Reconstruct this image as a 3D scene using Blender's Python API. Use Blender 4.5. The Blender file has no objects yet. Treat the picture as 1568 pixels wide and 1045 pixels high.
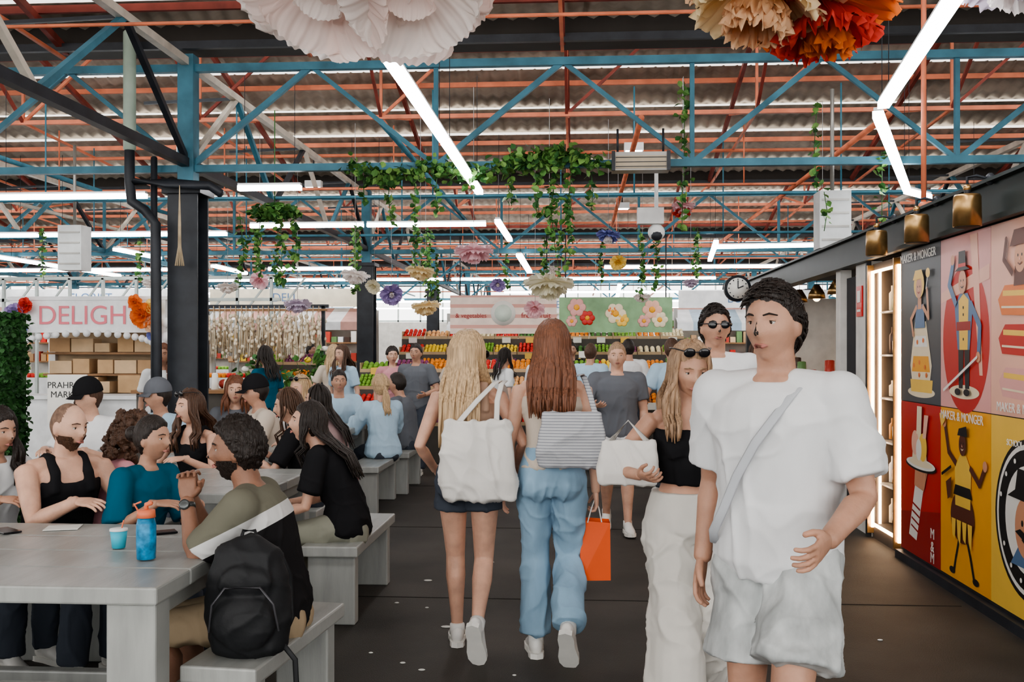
import bpy, math, random
import numpy as np
from mathutils import Vector, Matrix, noise
random.seed(7)
V=Vector
scene=bpy.context.scene
COL=scene.collection
# ------------------------------------------------------------------ materials
_mc={}
def M(name,col,rough=.65,metal=0.,var=.12,scale=5.,bump=0.,bscale=60.,stretch=(1,1,1),emit=None,es=0.,bands=None,trans=0.,stripe=None,spec=.35,sss=0.):
    if name in _mc: return _mc[name]
    m=bpy.data.materials.new(name); m.use_nodes=True
    nt=m.node_tree; N=nt.nodes; L=nt.links
    b=N['Principled BSDF']
    b.inputs['Roughness'].default_value=rough; b.inputs['Metallic'].default_value=metal
    b.inputs['Specular IOR Level'].default_value=spec
    if sss>0:
        b.inputs['Subsurface Weight'].default_value=sss; b.inputs['Subsurface Radius'].default_value=(1,.35,.2); b.inputs['Subsurface Scale'].default_value=.012
    tc=N.new('ShaderNodeTexCoord'); mp=N.new('ShaderNodeMapping'); mp.inputs['Scale'].default_value=stretch
    L.new(tc.outputs['Object'],mp.inputs['Vector'])
    nz=N.new('ShaderNodeTexNoise'); nz.inputs['Scale'].default_value=scale; nz.inputs['Detail'].default_value=5
    L.new(mp.outputs['Vector'],nz.inputs['Vector'])
    r=N.new('ShaderNodeValToRGB'); c=list(col)[:3]
    r.color_ramp.elements[0].position=.3; r.color_ramp.elements[1].position=.7
    r.color_ramp.elements[0].color=[max(0,x*(1-var)) for x in c]+[1]
    r.color_ramp.elements[1].color=[min(1,x*(1+var)) for x in c]+[1]
    L.new(nz.outputs['Fac'],r.inputs['Fac'])
    out=r.outputs['Color']
    if bands:  # colour-block garment: constant ramp over z + k*y in object space
        k_,els=bands
        sp=N.new('ShaderNodeSeparateXYZ'); L.new(tc.outputs['Object'],sp.inputs[0])
        ma=N.new('ShaderNodeMath'); ma.operation='MULTIPLY_ADD'; ma.inputs[1].default_value=k_
        L.new(sp.outputs['Y'],ma.inputs[0]); L.new(sp.outputs['Z'],ma.inputs[2])
        rr=N.new('ShaderNodeValToRGB'); rr.color_ramp.interpolation='CONSTANT'
        while len(rr.color_ramp.elements)<len(els): rr.color_ramp.elements.new(.5)
        for e,(p,cc) in zip(rr.color_ramp.elements,els): e.position=p; e.color=list(cc)+[1]
        L.new(ma.outputs[0],rr.inputs['Fac']); out=rr.outputs['Color']
    if stripe: # (axis, freq, colour, duty)
        sp=N.new('ShaderNodeSeparateXYZ'); L.new(tc.outputs['Object'],sp.inputs[0])
        w=N.new('ShaderNodeMath'); w.operation='MULTIPLY'; w.inputs[1].default_value=stripe[1]; L.new(sp.outputs[stripe[0]],w.inputs[0])
        f=N.new('ShaderNodeMath'); f.operation='FRACT'; L.new(w.outputs[0],f.inputs[0])
        g=N.new('ShaderNodeMath'); g.operation='GREATER_THAN'; g.inputs[1].default_value=stripe[3] if len(stripe)>3 else .5; L.new(f.outputs[0],g.inputs[0])
        mx=N.new('ShaderNodeMixRGB'); L.new(g.outputs[0],mx.inputs[0]); L.new(out,mx.inputs[1]); mx.inputs[2].default_value=list(stripe[2])+[1]
        out=mx.outputs[0]
    L.new(out,b.inputs['Base Color'])
    if bump>0:
        n2=N.new('ShaderNodeTexNoise'); n2.inputs['Scale'].default_value=bscale; n2.inputs['Detail'].default_value=4
        L.new(mp.outputs['Vector'],n2.inputs['Vector'])
        bp=N.new('ShaderNodeBump'); bp.inputs['Strength'].default_value=bump; bp.inputs['Distance'].default_value=.01
        L.new(n2.outputs['Fac'],bp.inputs['Height']); L.new(bp.outputs['Normal'],b.inputs['Normal'])
    if emit:
        b.inputs['Emission Color'].default_value=list(emit)+[1]; b.inputs['Emission Strength'].default_value=es
    if trans>0:
        t=N.new('ShaderNodeBsdfTranslucent'); L.new(out,t.inputs['Color'])
        mx=N.new('ShaderNodeMixShader'); mx.inputs[0].default_value=trans
        L.new(b.outputs[0],mx.inputs[1]); L.new(t.outputs[0],mx.inputs[2]); L.new(mx.outputs[0],N['Material Output'].inputs['Surface'])
    _mc[name]=m; return m
def cloth(name,col,**k):
    k.setdefault('rough',.9); k.setdefault('bump',.3); k.setdefault('bscale',20); k.setdefault('var',.05); k.setdefault('scale',9); k.setdefault('spec',.1); k.setdefault('stretch',(1,1,.45))
    return M('cloth_'+name,col,**k)
def skinm(name,col): return M('skin_'+name,col,rough=.48,var=.16,scale=13,bump=.14,bscale=120,spec=.4,sss=.12)
def hairm(name,col): return M('hair_'+name,col,rough=.42,var=.38,scale=18,stretch=(7,7,.35),bump=.8,bscale=26,spec=.45)

# ------------------------------------------------------------------ mesh builder
class MB:
    def __init__(s): s.v=[];s.f=[];s.mi=[];s.sm=[];s.mats=[]
    def m(s,mat):
        if mat is None: return 0
        if mat not in s.mats: s.mats.append(mat)
        return s.mats.index(mat)
    def add(s,vs,fs,mat=None,smooth=False,mtx=None):
        b=len(s.v); i=s.m(mat)
        if mtx is not None: vs=[tuple(mtx@V(p)) for p in vs]
        s.v.extend([tuple(p) for p in vs])
        s.f.extend([tuple(b+k for k in f) for f in fs])
        s.mi.extend([i]*len(fs)); s.sm.extend([smooth]*len(fs))
    def box(s,c,d,mat=None,rz=0,mtx=None):
        x,y,z=[k/2 for k in d]
        vs=[(sx*x,sy*y,sz*z) for sz in(-1,1) for sy in(-1,1) for sx in(-1,1)]
        fs=[(0,2,3,1),(4,5,7,6),(0,1,5,4),(2,6,7,3),(0,4,6,2),(1,3,7,5)]
        R=Matrix.Translation(c)@Matrix.Rotation(rz,4,'Z')
        if mtx is not None: R=mtx@R
        s.add(vs,fs,mat,False,R)
    def beam(s,p,q,w,h,mat=None,up=(0,0,1)):
        p=V(p);q=V(q);t=(q-p); l=t.length; t.normalize(); u=V(up)
        if abs(t.dot(u))>.98: u=V((0,1,0))
        a=t.cross(u).normalized(); b=a.cross(t)
        Mx=Matrix((( a.x,t.x,b.x,0),(a.y,t.y,b.y,0),(a.z,t.z,b.z,0),(0,0,0,1)))
        s.box((0,0,0),(w,l,h),mat,mtx=Matrix.Translation((p+q)/2)@Mx)
    def tube(s,pts,rad,mat=None,n=12,side=(1,0,0),smooth=True,cap=.5):
        pts=[V(p) for p in pts]; N=len(pts); rad=[(r,r) if not isinstance(r,(tuple,list)) else r for r in (rad if isinstance(rad,list) else [rad]*N)]
        T=[]
        for i in range(N):
            a=pts[max(0,i-1)]; c=pts[min(N-1,i+1)]; t=(c-a); t=t.normalized() if t.length>1e-9 else V((0,0,1)); T.append(t)
        P=[];R=[];TT=[]
        if cap>0:
            r=min(rad[0]); P.append(pts[0]-T[0]*r*cap*.8);R.append((rad[0][0]*.6,rad[0][1]*.6));TT.append(T[0])
        P+=pts;R+=rad;TT+=T
        if cap>0:
            r=min(rad[-1]); P.append(pts[-1]+T[-1]*r*cap*.8);R.append((rad[-1][0]*.6,rad[-1][1]*.6));TT.append(T[-1])
        vs=[];fs=[];hint=V(side)
        for p,(a,b),t in zip(P,R,TT):
            h=hint-t*hint.dot(t)
            if h.length<.08:
                h=V((0,1,0))-t*t.y
                if h.length<.08: h=V((1,0,0))-t*t.x
            h.normalize(); w=t.cross(h)
            for k in range(n):
                an=2*math.pi*k/n; vs.append(p+h*math.cos(an)*a+w*math.sin(an)*b)
        K=len(P)
        for i in range(K-1):
            for k in range(n):
                k2=(k+1)%n; fs.append((i*n+k,i*n+k2,(i+1)*n+k2,(i+1)*n+k))
        fs.append(tuple(range(n-1,-1,-1))); fs.append(tuple((K-1)*n+k for k in range(n)))
        s.add(vs,fs,mat,smooth)
    def rod(s,p,q,r,mat=None,n=8,smooth=True): s.tube([p,q],[r,r],mat,n,cap=0,smooth=smooth)
    def ell(s,c,r,mat=None,u=14,v=10,mtx=None,fn=None):
        vs=[];fs=[]; r=r if isinstance(r,(tuple,list)) else (r,r,r)
        for i in range(v+1):
            th=math.pi*i/v
            for k in range(u):
                ph=2*math.pi*k/u; p=(math.sin(th)*math.cos(ph),math.sin(th)*math.sin(ph),math.cos(th))
                if i in(0,v) and k>0: continue
                q=fn(p) if fn else (p[0]*r[0],p[1]*r[1],p[2]*r[2])
                vs.append(q)
        def ix(i,k):
            if i==0: return 0
            if i==v: return 1+(v-1)*u
            return 1+(i-1)*u+k%u
        for i in range(v):
            for k in range(u):
                a,b,c2,d=ix(i,k),ix(i+1,k),ix(i+1,k+1),ix(i,k+1)
                if i==0: fs.append((a,b,c2))
                elif i==v-1: fs.append((a,b,d))
                else: fs.append((a,b,c2,d))
        Mx=Matrix.Translation(c)
        if mtx is not None: Mx=Mx@mtx.to_4x4()
        s.add(vs,fs,mat,True,Mx)
    def build(s,name,loc=(0,0,0),rz=0,bevel=0,parent=None):
        me=bpy.data.meshes.new(name); me.from_pydata(s.v,[],s.f)
        for m in s.mats: me.materials.append(m)
        me.polygons.foreach_set('material_index',s.mi); me.polygons.foreach_set('use_smooth',s.sm); me.update()
        ob=bpy.data.objects.new(name,me); COL.objects.link(ob); ob.location=loc; ob.rotation_euler=(0,0,rz)
        if bevel:
            b=ob.modifiers.new('bevel','BEVEL'); b.width=bevel; b.segments=2; b.limit_method='ANGLE'
        if parent: ob.parent=parent
        return ob
def remesh(mb,vox,it=3):
    me=bpy.data.meshes.new('t'); me.from_pydata(mb.v,[],mb.f); ob=bpy.data.objects.new('t',me); COL.objects.link(ob)
    r=ob.modifiers.new('r','REMESH'); r.mode='VOXEL'; r.voxel_size=vox
    if it: s=ob.modifiers.new('s','SMOOTH'); s.factor=.5; s.iterations=it
    dg=bpy.context.evaluated_depsgraph_get(); dg.update(); e=ob.evaluated_get(dg); m=e.to_mesh()
    co=np.empty(len(m.vertices)*3,'f'); m.vertices.foreach_get('co',co); co=co.reshape(-1,3).copy()
    nr=np.empty(len(m.vertices)*3,'f'); m.vertex_normals.foreach_get('vector',nr); nr=nr.reshape(-1,3).copy()
    fs=[tuple(p.vertices) for p in m.polygons]
    e.to_mesh_clear(); bpy.data.objects.remove(ob); bpy.data.meshes.remove(me)
    return co,fs,nr
def folds(co,nr,amp,fx=8,fz=2.6,seed=0,ztop=None):
    out=[]
    for p in co:
        x,y,z=p
        w=noise.noise(V((x*3+seed,y*3,z*3)))*1.2
        a=1-abs(noise.noise(V((x*fx+seed+w,y*fx,(z+.5*x)*fz+w)))*2.4)
        b=1-abs(noise.noise(V((x*fx*.6-z*5+seed,y*fx*.6,z*7+x*5)))*2.4)
        k=1 if ztop is None else max(.12,min(1,(ztop-z)/.14))
        out.append(k*max(-.10,max(0,a)**2*.9+max(0,b)**3*.45-.25))
    return co+nr*np.array(out)[:,None]*amp
def ik(a,t,l1,l2,pole):
    a=V(a);t=V(t);d=t-a;L=d.length; 
    if L>l1+l2-.003: t=a+d.normalized()*(l1+l2-.003); d=t-a; L=d.length
    u=d.normalized(); x=(l1*l1-l2*l2+L*L)/(2*L); h=math.sqrt(max(1e-6,l1*l1-x*x))
    p=V(pole); p=p-u*p.dot(u); p.normalize(); return a+u*x+p*h, t

# ------------------------------------------------------------------ hands
_hc={}
def hand_base(curl,vox=.0038):
    k=(curl,vox)
    if k in _hc: return _hc[k]
    mb=MB()
    mb.tube([(0,-.045,0),(0,0,0),(0,.02,0),(.001,.055,0),(0,.085,0)],[(.024,.019),(.025,.017),(.033,.016),(.040,.015),(.038,.012)],n=14)
    for x,l,sp in((.029,.070,.10),(.0098,.079,.02),(-.0100,.073,-.04),(-.029,.057,-.12)):
        p=V((x,.082,0)); a=math.radians(curl*.5); pts=[V((x*.8,.06,0)),p.copy()]
        for f in(.45,.3,.25):
            p=p+V((math.sin(sp)*l*f,math.cos(a)*l*f,-math.sin(a)*l*f)); pts.append(p.copy()); a+=math.radians(curl)
        mb.tube(pts,[.0085,.0090,.0084,.0078,.0066],n=10)
    mb.tube([(.018,.012,-.003),(.036,.032,-.010),(.050,.056,-.016-curl*.0002),(.052,.082,-.024-curl*.0004)],[.013,.0135,.0105,.0085],n=10)
    co,fs,nr=remesh(mb,vox,2); _hc[k]=(co,fs); return _hc[k]
def add_hand(mb,wrist,D,T,left,curl,mat,s=1.,vox=.0038):
    co,fs=hand_base(curl,vox); D=V(D).normalized(); T=V(T); T=(T-D*T.dot(D)).normalized()
    B=T.cross(D); 
    if not left: B=-B; fs=[f[::-1] for f in fs]
    A=np.array([list(T),list(D),list(B)]); out=co@A*s+np.array(list(wrist)); mb.add(out.tolist(),fs,mat,True)

def g2(a,b,sa,sb): return math.exp(-(a/sa)**2-(b/sb)**2)
def headfn(p):
    x,y,z=p; X=x*.074; Y=y*.096; Z=z*.117
    if z<0:
        k=-z; X*=1-.30*k**1.5; Y*= (1-.45*k**1.2) if y<0 else (1-.10*k)
    if y>.15:
        Y+=.027*g2(X,Z+.024,.012,.015)+.015*g2(X,Z-.0,.009,.022)-.012*g2(abs(X)-.031,Z-.010,.017,.013)+.005*g2(X,Z-.034,.05,.010)
        Y+=.008*g2(X,Z+.058,.022,.009)+.011*g2(X,Z+.100,.022,.018)-.004*g2(X,Z+.076,.02,.006)
        X+=math.copysign(.004*g2(abs(X)-.05,Z+.02,.02,.02),X)
    return (X,Y,Z)
_hy=[-1,-.5,-.15,.05,.25,.45,.8,1]; _hz=[-.85,-.80,-.48,-.15,.14,.42,.60,.66]
def hmask(p):
    zh=float(np.interp(p[1],_hy,_hz))+.07*noise.noise(V(p)*7); t=max(0,min(1,(p[2]-zh)/.14)); return t*t*(3-2*t)

SEC={'m':[(-.12,.11,.09),(-.06,.158,.115),(.02,.160,.112),(.12,.146,.104),(.23,.155,.112),(.34,.172,.118),(.40,.165,.104),(.44,.115,.082),(.49,.06,.06)],
     'f':[(-.12,.11,.09),(-.06,.165,.116),(.02,.158,.110),(.13,.120,.090),(.23,.126,.097),(.33,.144,.105),(.39,.140,.094),(.43,.095,.073),(.48,.05,.05)]}
def secat(sx,h):
    S=SEC[sx]
    if h<=S[0][0]: return S[0][1:]
    for a,b in zip(S,S[1:]):
        if a[0]<=h<=b[0]:
            t=(h-a[0])/(b[0]-a[0]); return (a[1]+(b[1]-a[1])*t, a[2]+(b[2]-a[2])*t)
    return S[-1][1:]

def figure(name,loc,yaw,H=1.7,sx='f',pel=(0,0,.95),lean=3,side=0,twist=0,lw=None,rw=None,lpole=(-.5,-1,0),rpole=(.5,-1,0),
           la=(-.09,0,.085),ra=(.09,0,.085),lkp=(0,1,0),rkp=(0,1,0),lfp=0,rfp=0,head=(0,0,0),skin=None,shirt=None,pants=None,shoe=None,
           hair='short',hm=None,hl=.3,beard=False,cap=None,glasses=None,vox=.013,curl=(22,22),lthumb=None,rthumb=None,ldir=None,rdir=None,fat=1.,watch=False,nl=46,strap=None):
    near=vox<.012; s=H/1.70
    pel=V(pel); Z=V((0,0,1)); la=V(la);ra=V(ra)
    U=(Matrix.Rotation(math.radians(side),3,'Y')@Matrix.Rotation(-math.radians(lean),3,'X'))@Z
    Rv=Matrix.Rotation(math.radians(twist),3,'Z')@V((1,0,0)); Rv=(Rv-U*Rv.dot(U)).normalized(); F=U.cross(Rv)
    def sp(h):
        if h<=0: return pel+Z*h
        k=min(h,.2)
        p=pel+ (Z*(k-k*k/.4)+U*(k*k/.4))
        if h>.2: p=p+U*(h-.2)
        return p
    def rvat(h): 
        t=max(0,min(1,h/.3)); return (V((1,0,0))*(1-t)+Rv*t).normalized()
    m=sx=='m'; aw=(.180 if m else .160)*fat**.5; ar=(1.03 if m else .84)*fat**.7; lr=(1.0 if m else .96)*fat**.7
    neck=sp(.475); dn=(U*.55+Z*.45).normalized(); hc=neck+dn*.158+F*.018
    Rh=Matrix.Rotation(math.radians(head[0]+twist*.5),3,'Z')@Matrix.Rotation(-math.radians(head[1]),3,'X')@Matrix.Rotation(math.radians(head[2]),3,'Y')
    sh=[sp(.418)-Rv*aw, sp(.418)+Rv*aw]
    hip=[pel+V((-.088,0,-.03)),pel+V((.088,0,-.03))]
    lw=V(lw) if lw else sp(-.10)+V((-.24,.04,0)); rw=V(rw) if rw else sp(-.10)+V((.24,.04,0))
    el=[];wr=[]
    for S,W,P in((sh[0],lw,lpole),(sh[1],rw,rpole)):
        e,w=ik(S,W,.285,.25,P); el.append(e); wr.append(w)
    kn=[];an=[]
    for S,W,P in((hip[0],la,lkp),(hip[1],ra,rkp)):
        e,w=ik(S,W,.43,.41,P); kn.append(e); an.append(w)
    b=MB()
    hs=[q[0] for q in SEC[sx]]
    def torso(mb,h0,h1,off,top=None):
        hh=[h0]+[h for h in hs if h0+.01<h<h1-.01]+[h1]
        pts=[sp(h) for h in hh]; rad=[]
        for h in hh:
            a,bb=secat(sx,h); rad.append(((a*fat+off),(bb*fat+off)))
        if top: rad[-1]=top
        vs=[];fs=[];n=28
        for i,(p,(a,bb),h) in enumerate(zip(pts,rad,hh)):
            r=rvat(h); t=(pts[min(len(pts)-1,i+1)]-pts[max(0,i-1)]).normalized(); r=(r-t*r.dot(t)).normalized(); w=t.cross(r)
            for k in range(n):
                an_=2*math.pi*k/n; c,si=math.cos(an_),math.sin(an_); e=.88
                vs.append(p+r*a*math.copysign(abs(c)**e,c)+w*bb*math.copysign(abs(si)**e,si))
        K=len(hh)
        for i in range(K-1):
            for k in range(n): fs.append((i*n+k,i*n+(k+1)%n,(i+1)*n+(k+1)%n,(i+1)*n+k))
        fs.append(tuple(range(n-1,-1,-1))); fs.append(tuple((K-1)*n+k for k in range(n)))
        mb.add(vs,fs)
    torso(b,-.12,.485,0)
    b.tube([sp(.43),neck+dn*.04,hc-dn*.05],[(.062,.058) if m else (.052,.05),(.056,.056) if m else (.044,.046),(.055,.057) if m else (.043,.047)],n=14)
    for i in(0,1):
        sgn=-1 if i==0 else 1
        b.tube([sp(.445)+Rv*sgn*.045,sh[i]+Rv*(-sgn)*.02+U*.004],[.044*ar,.046*ar],n=12)
        S,E,W=sh[i],el[i],wr[i]
        b.tube([S,S.lerp(E,.35),S.lerp(E,.75),E,E.lerp(W,.25),E.lerp(W,.65),W],[.053*ar,.049*ar,.041*ar,.036*ar,.039*ar,.031*ar,(.025*ar+.002)],n=14)
        Hh,Kk,A=hip[i],kn[i],an[i]
        cb=-V((0,1,0)) if abs((Kk-A).normalized().y)<.6 else V((0,0,-1))
        b.tube([Hh,Hh.lerp(Kk,.25),Hh.lerp(Kk,.65),Kk,Kk.lerp(A,.28)+cb*.014,Kk.lerp(A,.6)+cb*.006,Kk.lerp(A,.9),A+V((0,0,-.02))],[.086*lr,.084*lr,.066*lr,.054*lr,.056*lr,.043*lr,.034*lr,.034*lr],n=16)
        b.ell(pel+V((sgn*.070,-.046,-.055)),(.080*lr,.080*lr,.088*lr))
        if not m: b.ell(sp(.305)+Rv*sgn*.066+F*.064,(.056,.052,.056))
    b.ell(hc,1,u=44,v=34,mtx=Rh,fn=headfn)
    for sgn in(-1,1): b.ell(hc+Rh@V((sgn*.075,-.004,-.008)),(.010,.019,.031),mtx=Rh,u=10,v=8)
    out=MB()
    co,fs,nr=remesh(b,(.0065 if near else .011),2); out.add(co.tolist(),fs,skin,True)
    if shirt:
        c=MB(); off=shirt.get('off',.020); hem=shirt.get('hem',-.10); tank=shirt.get('tank',0)
        if tank:
            torso(c,hem,.38,off); cd=secat(sx,.35)[1]*fat
            for sgn in(-1,1):
                c.tube([sp(.34)+Rv*sgn*.095-F*(cd-.005),sp(.42)+Rv*sgn*.088-F*(cd*.75),sp(.48)+Rv*sgn*.082-F*.02,sp(.48)+Rv*sgn*.080+F*.015,sp(.42)+Rv*sgn*.082+F*(cd*.78),sp(.34)+Rv*sgn*.085+F*(cd-.002)],[(.028,.018)]*6,n=12)
        else:
            torso(c,hem,.468,off,top=((.085 if m else .072),(.076 if m else .066)))
        for i in(0,1):
            sgn=-1 if i==0 else 1; S,E,W=sh[i],el[i],wr[i]; sl=shirt.get('sleeve',.55)
            if not tank:
                c.tube([sp(.440)+Rv*sgn*.045,sh[i]-Rv*sgn*.02+U*.004],[.045*ar+off*.75,.050*ar+off*.8],n=16)
                c.ell(S+U*.002,.056*ar+off*.85,u=20,v=14)
            if not tank and sl>0:
                pts=[S];rr=[.055*ar+off*.9]
                if sl<=1:
                    pts+=[S.lerp(E,sl*.5),S.lerp(E,sl)]; rr+=[.052*ar+off*1.05,.047*ar+off*1.2]
                else:
                    pts+=[S.lerp(E,.5),E,E.lerp(W,(sl-1)*.5),E.lerp(W,sl-1)]; rr+=[.050*ar+off,.045*ar+off,.042*ar+off,.034*ar+off]
                c.tube(pts,rr,n=18,cap=.1)
            if not m: c.ell(sp(.305)+Rv*sgn*.064+F*.066,(.058+off*.5,.054+off*.5,.058+off*.5))
        co,fs,nr=remesh(c,vox*.75,3)
        co=folds(co,nr,shirt.get('fold',.011),8,2.6,random.random()*50,sp(.44).z); out.add(co.tolist(),fs,shirt['mat'],True)
    if pants:
        c=MB(); off=pants.get('off',.012); ln=pants.get('len',1.); hemr=pants.get('hem',.07); torso(c,-.12,pants.get('top',.07),off*(.7 if shirt.get('hem',-.1)<0 else 1))
        for i in(0,1):
            sgn=-1 if i==0 else 1; Hh,Kk,A=hip[i],kn[i],an[i]
            c.ell(pel+V((sgn*.070,-.046,-.055)),(.080*lr+off,.080*lr+off,.088*lr+off))
            if ln<=.5:
                t=ln*2; pts=[Hh,Hh.lerp(Kk,t*.5),Hh.lerp(Kk,t)]; rr=[.086*lr+off,.084*lr+off,hemr]
            else:
                t=(ln-.5)*2; pts=[Hh,Hh.lerp(Kk,.3),Hh.lerp(Kk,.7),Kk,Kk.lerp(A,t*.5),Kk.lerp(A,t)]; kr=(.056+hemr)/2+off*.4
                rr=[.086*lr+off,.082*lr+off,.069*lr+off,max(.056+off,kr),max(.056+off*.6,hemr*.97),hemr]
            c.tube(pts,rr,n=20,cap=.1)
        co,fs,nr=remesh(c,vox*.8,2)
        co=folds(co,nr,pants.get('fold',.012),8,4.5,random.random()*50,pel.z+.03); out.add(co.tolist(),fs,pants['mat'],True)
    for i in(0,1):
        D=(ldir,rdir)[i]; D=V(D) if D else (wr[i]-el[i]); T=(lthumb,rthumb)[i]; T=V(T) if T else V((0,1,0.3))
        add_hand(out,wr[i],D,T,i==0,curl[i],skin,(.96 if m else .88),.0038 if near else .006)
    sm=shoe or M('shoe_white',(.75,.74,.71),rough=.5); so=M('shoe_sole_white',(.78,.77,.73),rough=.6)
    for i in(0,1):
        A=an[i]; ph=math.radians((lfp,rfp)[i]); R=Matrix.Rotation(-ph,3,'X'); sgn=-1 if i==0 else 1
        R=Matrix.Rotation(-sgn*math.radians(7),3,'Z')@R
        def sh_(p,lim=-.072): return A+R@V((p[0],p[1],max(p[2],lim)))
        t=MB(); t.tube([(0,-.065,-.045),(0,-.04,-.035),(0,0,-.02),(0,.06,-.035),(0,.12,-.05),(0,.175,-.055)],[(.026,.034),(.036,.046),(.037,.055),(.040,.042),(.046,.030),(.030,.020)],n=16)
        t.tube([(0,-.012,.025),(0,-.01,-.03)],[.040,.042],n=14,cap=.2)
        out.add([sh_(p) for p in t.v],t.f,sm,True)
        prof=[(0,-.095,0),(.032,-.08,0),(.040,-.04,0),(.038,.02,0),(.050,.10,0),(.048,.15,0),(.030,.185,0),(0,.195,0)]
        o=[(x,y) for x,y,_ in prof]+[(-x,y) for x,y,_ in prof[-2:0:-1]]
        vs=[(x,y,-.086) for x,y in o]+[(x,y,-.058) for x,y in o]; k=len(o)
        fs=[tuple(range(k-1,-1,-1)),tuple(range(k,2*k))]+[(j,(j+1)%k,k+(j+1)%k,k+j) for j in range(k)]
        out.add([A+R@V(p) for p in vs],fs,so,False)
    wh=M('eye_white',(.60,.56,.52),rough=.25,var=.02); ir=M('eye_iris',(.035,.02,.012),rough=.15); lp=M('lips',(.42,.17,.14),rough=.45)
    hm=hm or hairm('black',(.015,.011,.009))
    for sgn in(-1,1):
        out.ell(hc+Rh@V((sgn*.031,.0685,.009)),.0118,wh,12,8); out.ell(hc+Rh@V((sgn*.031,.0755,.0085)),(.0066,.0056,.0066),ir,10,8)
        out.tube([hc+Rh@V((sgn*.014,.092,.029)),hc+Rh@V((sgn*.032,.089,.034)),hc+Rh@V((sgn*.050,.074,.028))],[.0026,.0032,.002],hm,6)
        out.ell(hc+Rh@V((sgn*.031,.0690,.0160)),(.0145,.0125,.0072),skin,12,8,mtx=Rh); out.ell(hc+Rh@V((sgn*.031,.0685,-.0015)),(.0135,.0115,.0055),skin,12,8,mtx=Rh)
        out.tube([hc+Rh@V((sgn*.019,.0785,.0110)),hc+Rh@V((sgn*.031,.0815,.0130)),hc+Rh@V((sgn*.044,.075,.0100))],[.0008,.0012,.0008],ir,6)
    for dz,r in((-.0545,.0040),(-.0625,.0048)):
        out.tube([hc+Rh@V((-.022,.083,-.058)),hc+Rh@V((-.01,.0945,dz)),hc+Rh@V((.01,.0945,dz)),hc+Rh@V((.022,.083,-.058))],[.0015,r,r,.0015],lp,8)
    if beard:
        def bf(p):
            q=headfn(p); k=1.05; return (q[0]*k,q[1]*k+.001,q[2]*k)
        vs=MB(); vs.ell((0,0,0),1,u=60,v=44,fn=bf)
        def ok(p): 
            x,y,z=p; return y>-.01 and z<-.028-.35*max(0,.02-y) and not(abs(x)<.028 and -.066<z<-.048) and not (abs(x)<.022 and z>-.04) and (z<-.035 or abs(x)>.04)
        fs=[f for f in vs.f if all(ok(vs.v[k]) for k in f)]
        out.add([hc+Rh@(V(p)*(1+.03*noise.noise(V(p)*120))) for p in vs.v],fs,hm,True)
    th={'curlyshort':.20,'short':.13,'curly':.2,'bald':.006}.get(hair,.13); am={'curlyshort':.14,'curly':.2,'short':.06,'bald':.004}.get(hair,.02); fq={'short':9,'bald':40}.get(hair,14)
    bm_=M('hair_stubble',(.20,.125,.09),rough=.8,var=.3,scale=60) if hair=='bald' else hm
    def hf(p):
        q=headfn(p); mk=hmask(p); t_=th*(1.0 if p[2]<.2 else 1.15)*(.75 if p[2]<-.3 else 1); k=.97+(.03+t_+am*noise.noise(V(p)*fq))*mk
        return (q[0]*k,q[1]*k-.004*mk,q[2]*k)
    out.ell(hc,1,bm_,u=72 if near else 36,v=54 if near else 26,mtx=Rh,fn=hf)
    if hair=='curlyshort':
        for j in range(130):
            p=V([random.gauss(0,1) for _ in range(3)]).normalized()
            if hmask(p)>.8 : q=V(headfn(p))*1.15; out.ell(hc+Rh@q,random.uniform(.008,.015),hm,8,6)
    if hair=='short' and near:
        for j in range(700):
            p=V([random.gauss(0,1) for _ in range(3)]).normalized()
            if hmask(p)<.35: continue
            q=V(headfn(p)); q=q*(1.0+th*.75); nn=p.normalized(); fl=V((p.x*.3+.25,-.35-.5*p.y if p.z<.5 else .25,-.55 if p.z<.35 else .15)); fl=(fl-nn*fl.dot(nn)).normalized(); l_=random.uniform(.022,.04)
            out.tube([hc+Rh@(q-nn*.004),hc+Rh@(q+fl*l_*.5+nn*.007),hc+Rh@(q+fl*l_+nn*.004)],[(.006,.003),(.005,.003),(.0012,.001)],hm,5,cap=.2)
    if hair=='curly':
        c=MB()
        for j in range(170):
            ph=random.uniform(-2.0,2.0); zz=random.uniform(-hl,.11); r=.085+.045*min(1,max(0,(.1-zz)/.15))*random.random()
            c.ell(hc+Rh@V((math.sin(ph)*r*1.0,-math.cos(ph)*r*1.05-.018,zz)),random.uniform(.014,.026),u=8,v=6)
        co,fs,nr=remesh(c,.007,1); d=np.array([noise.noise(V(p)*70) for p in co]); out.add((co+nr*d[:,None]*.012).tolist(),fs,hm,True)
    if hair=='bun': out.ell(hc+Rh@V((0,-.125,.02)),(.042,.045,.045),hm,18,12,mtx=Rh)
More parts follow.
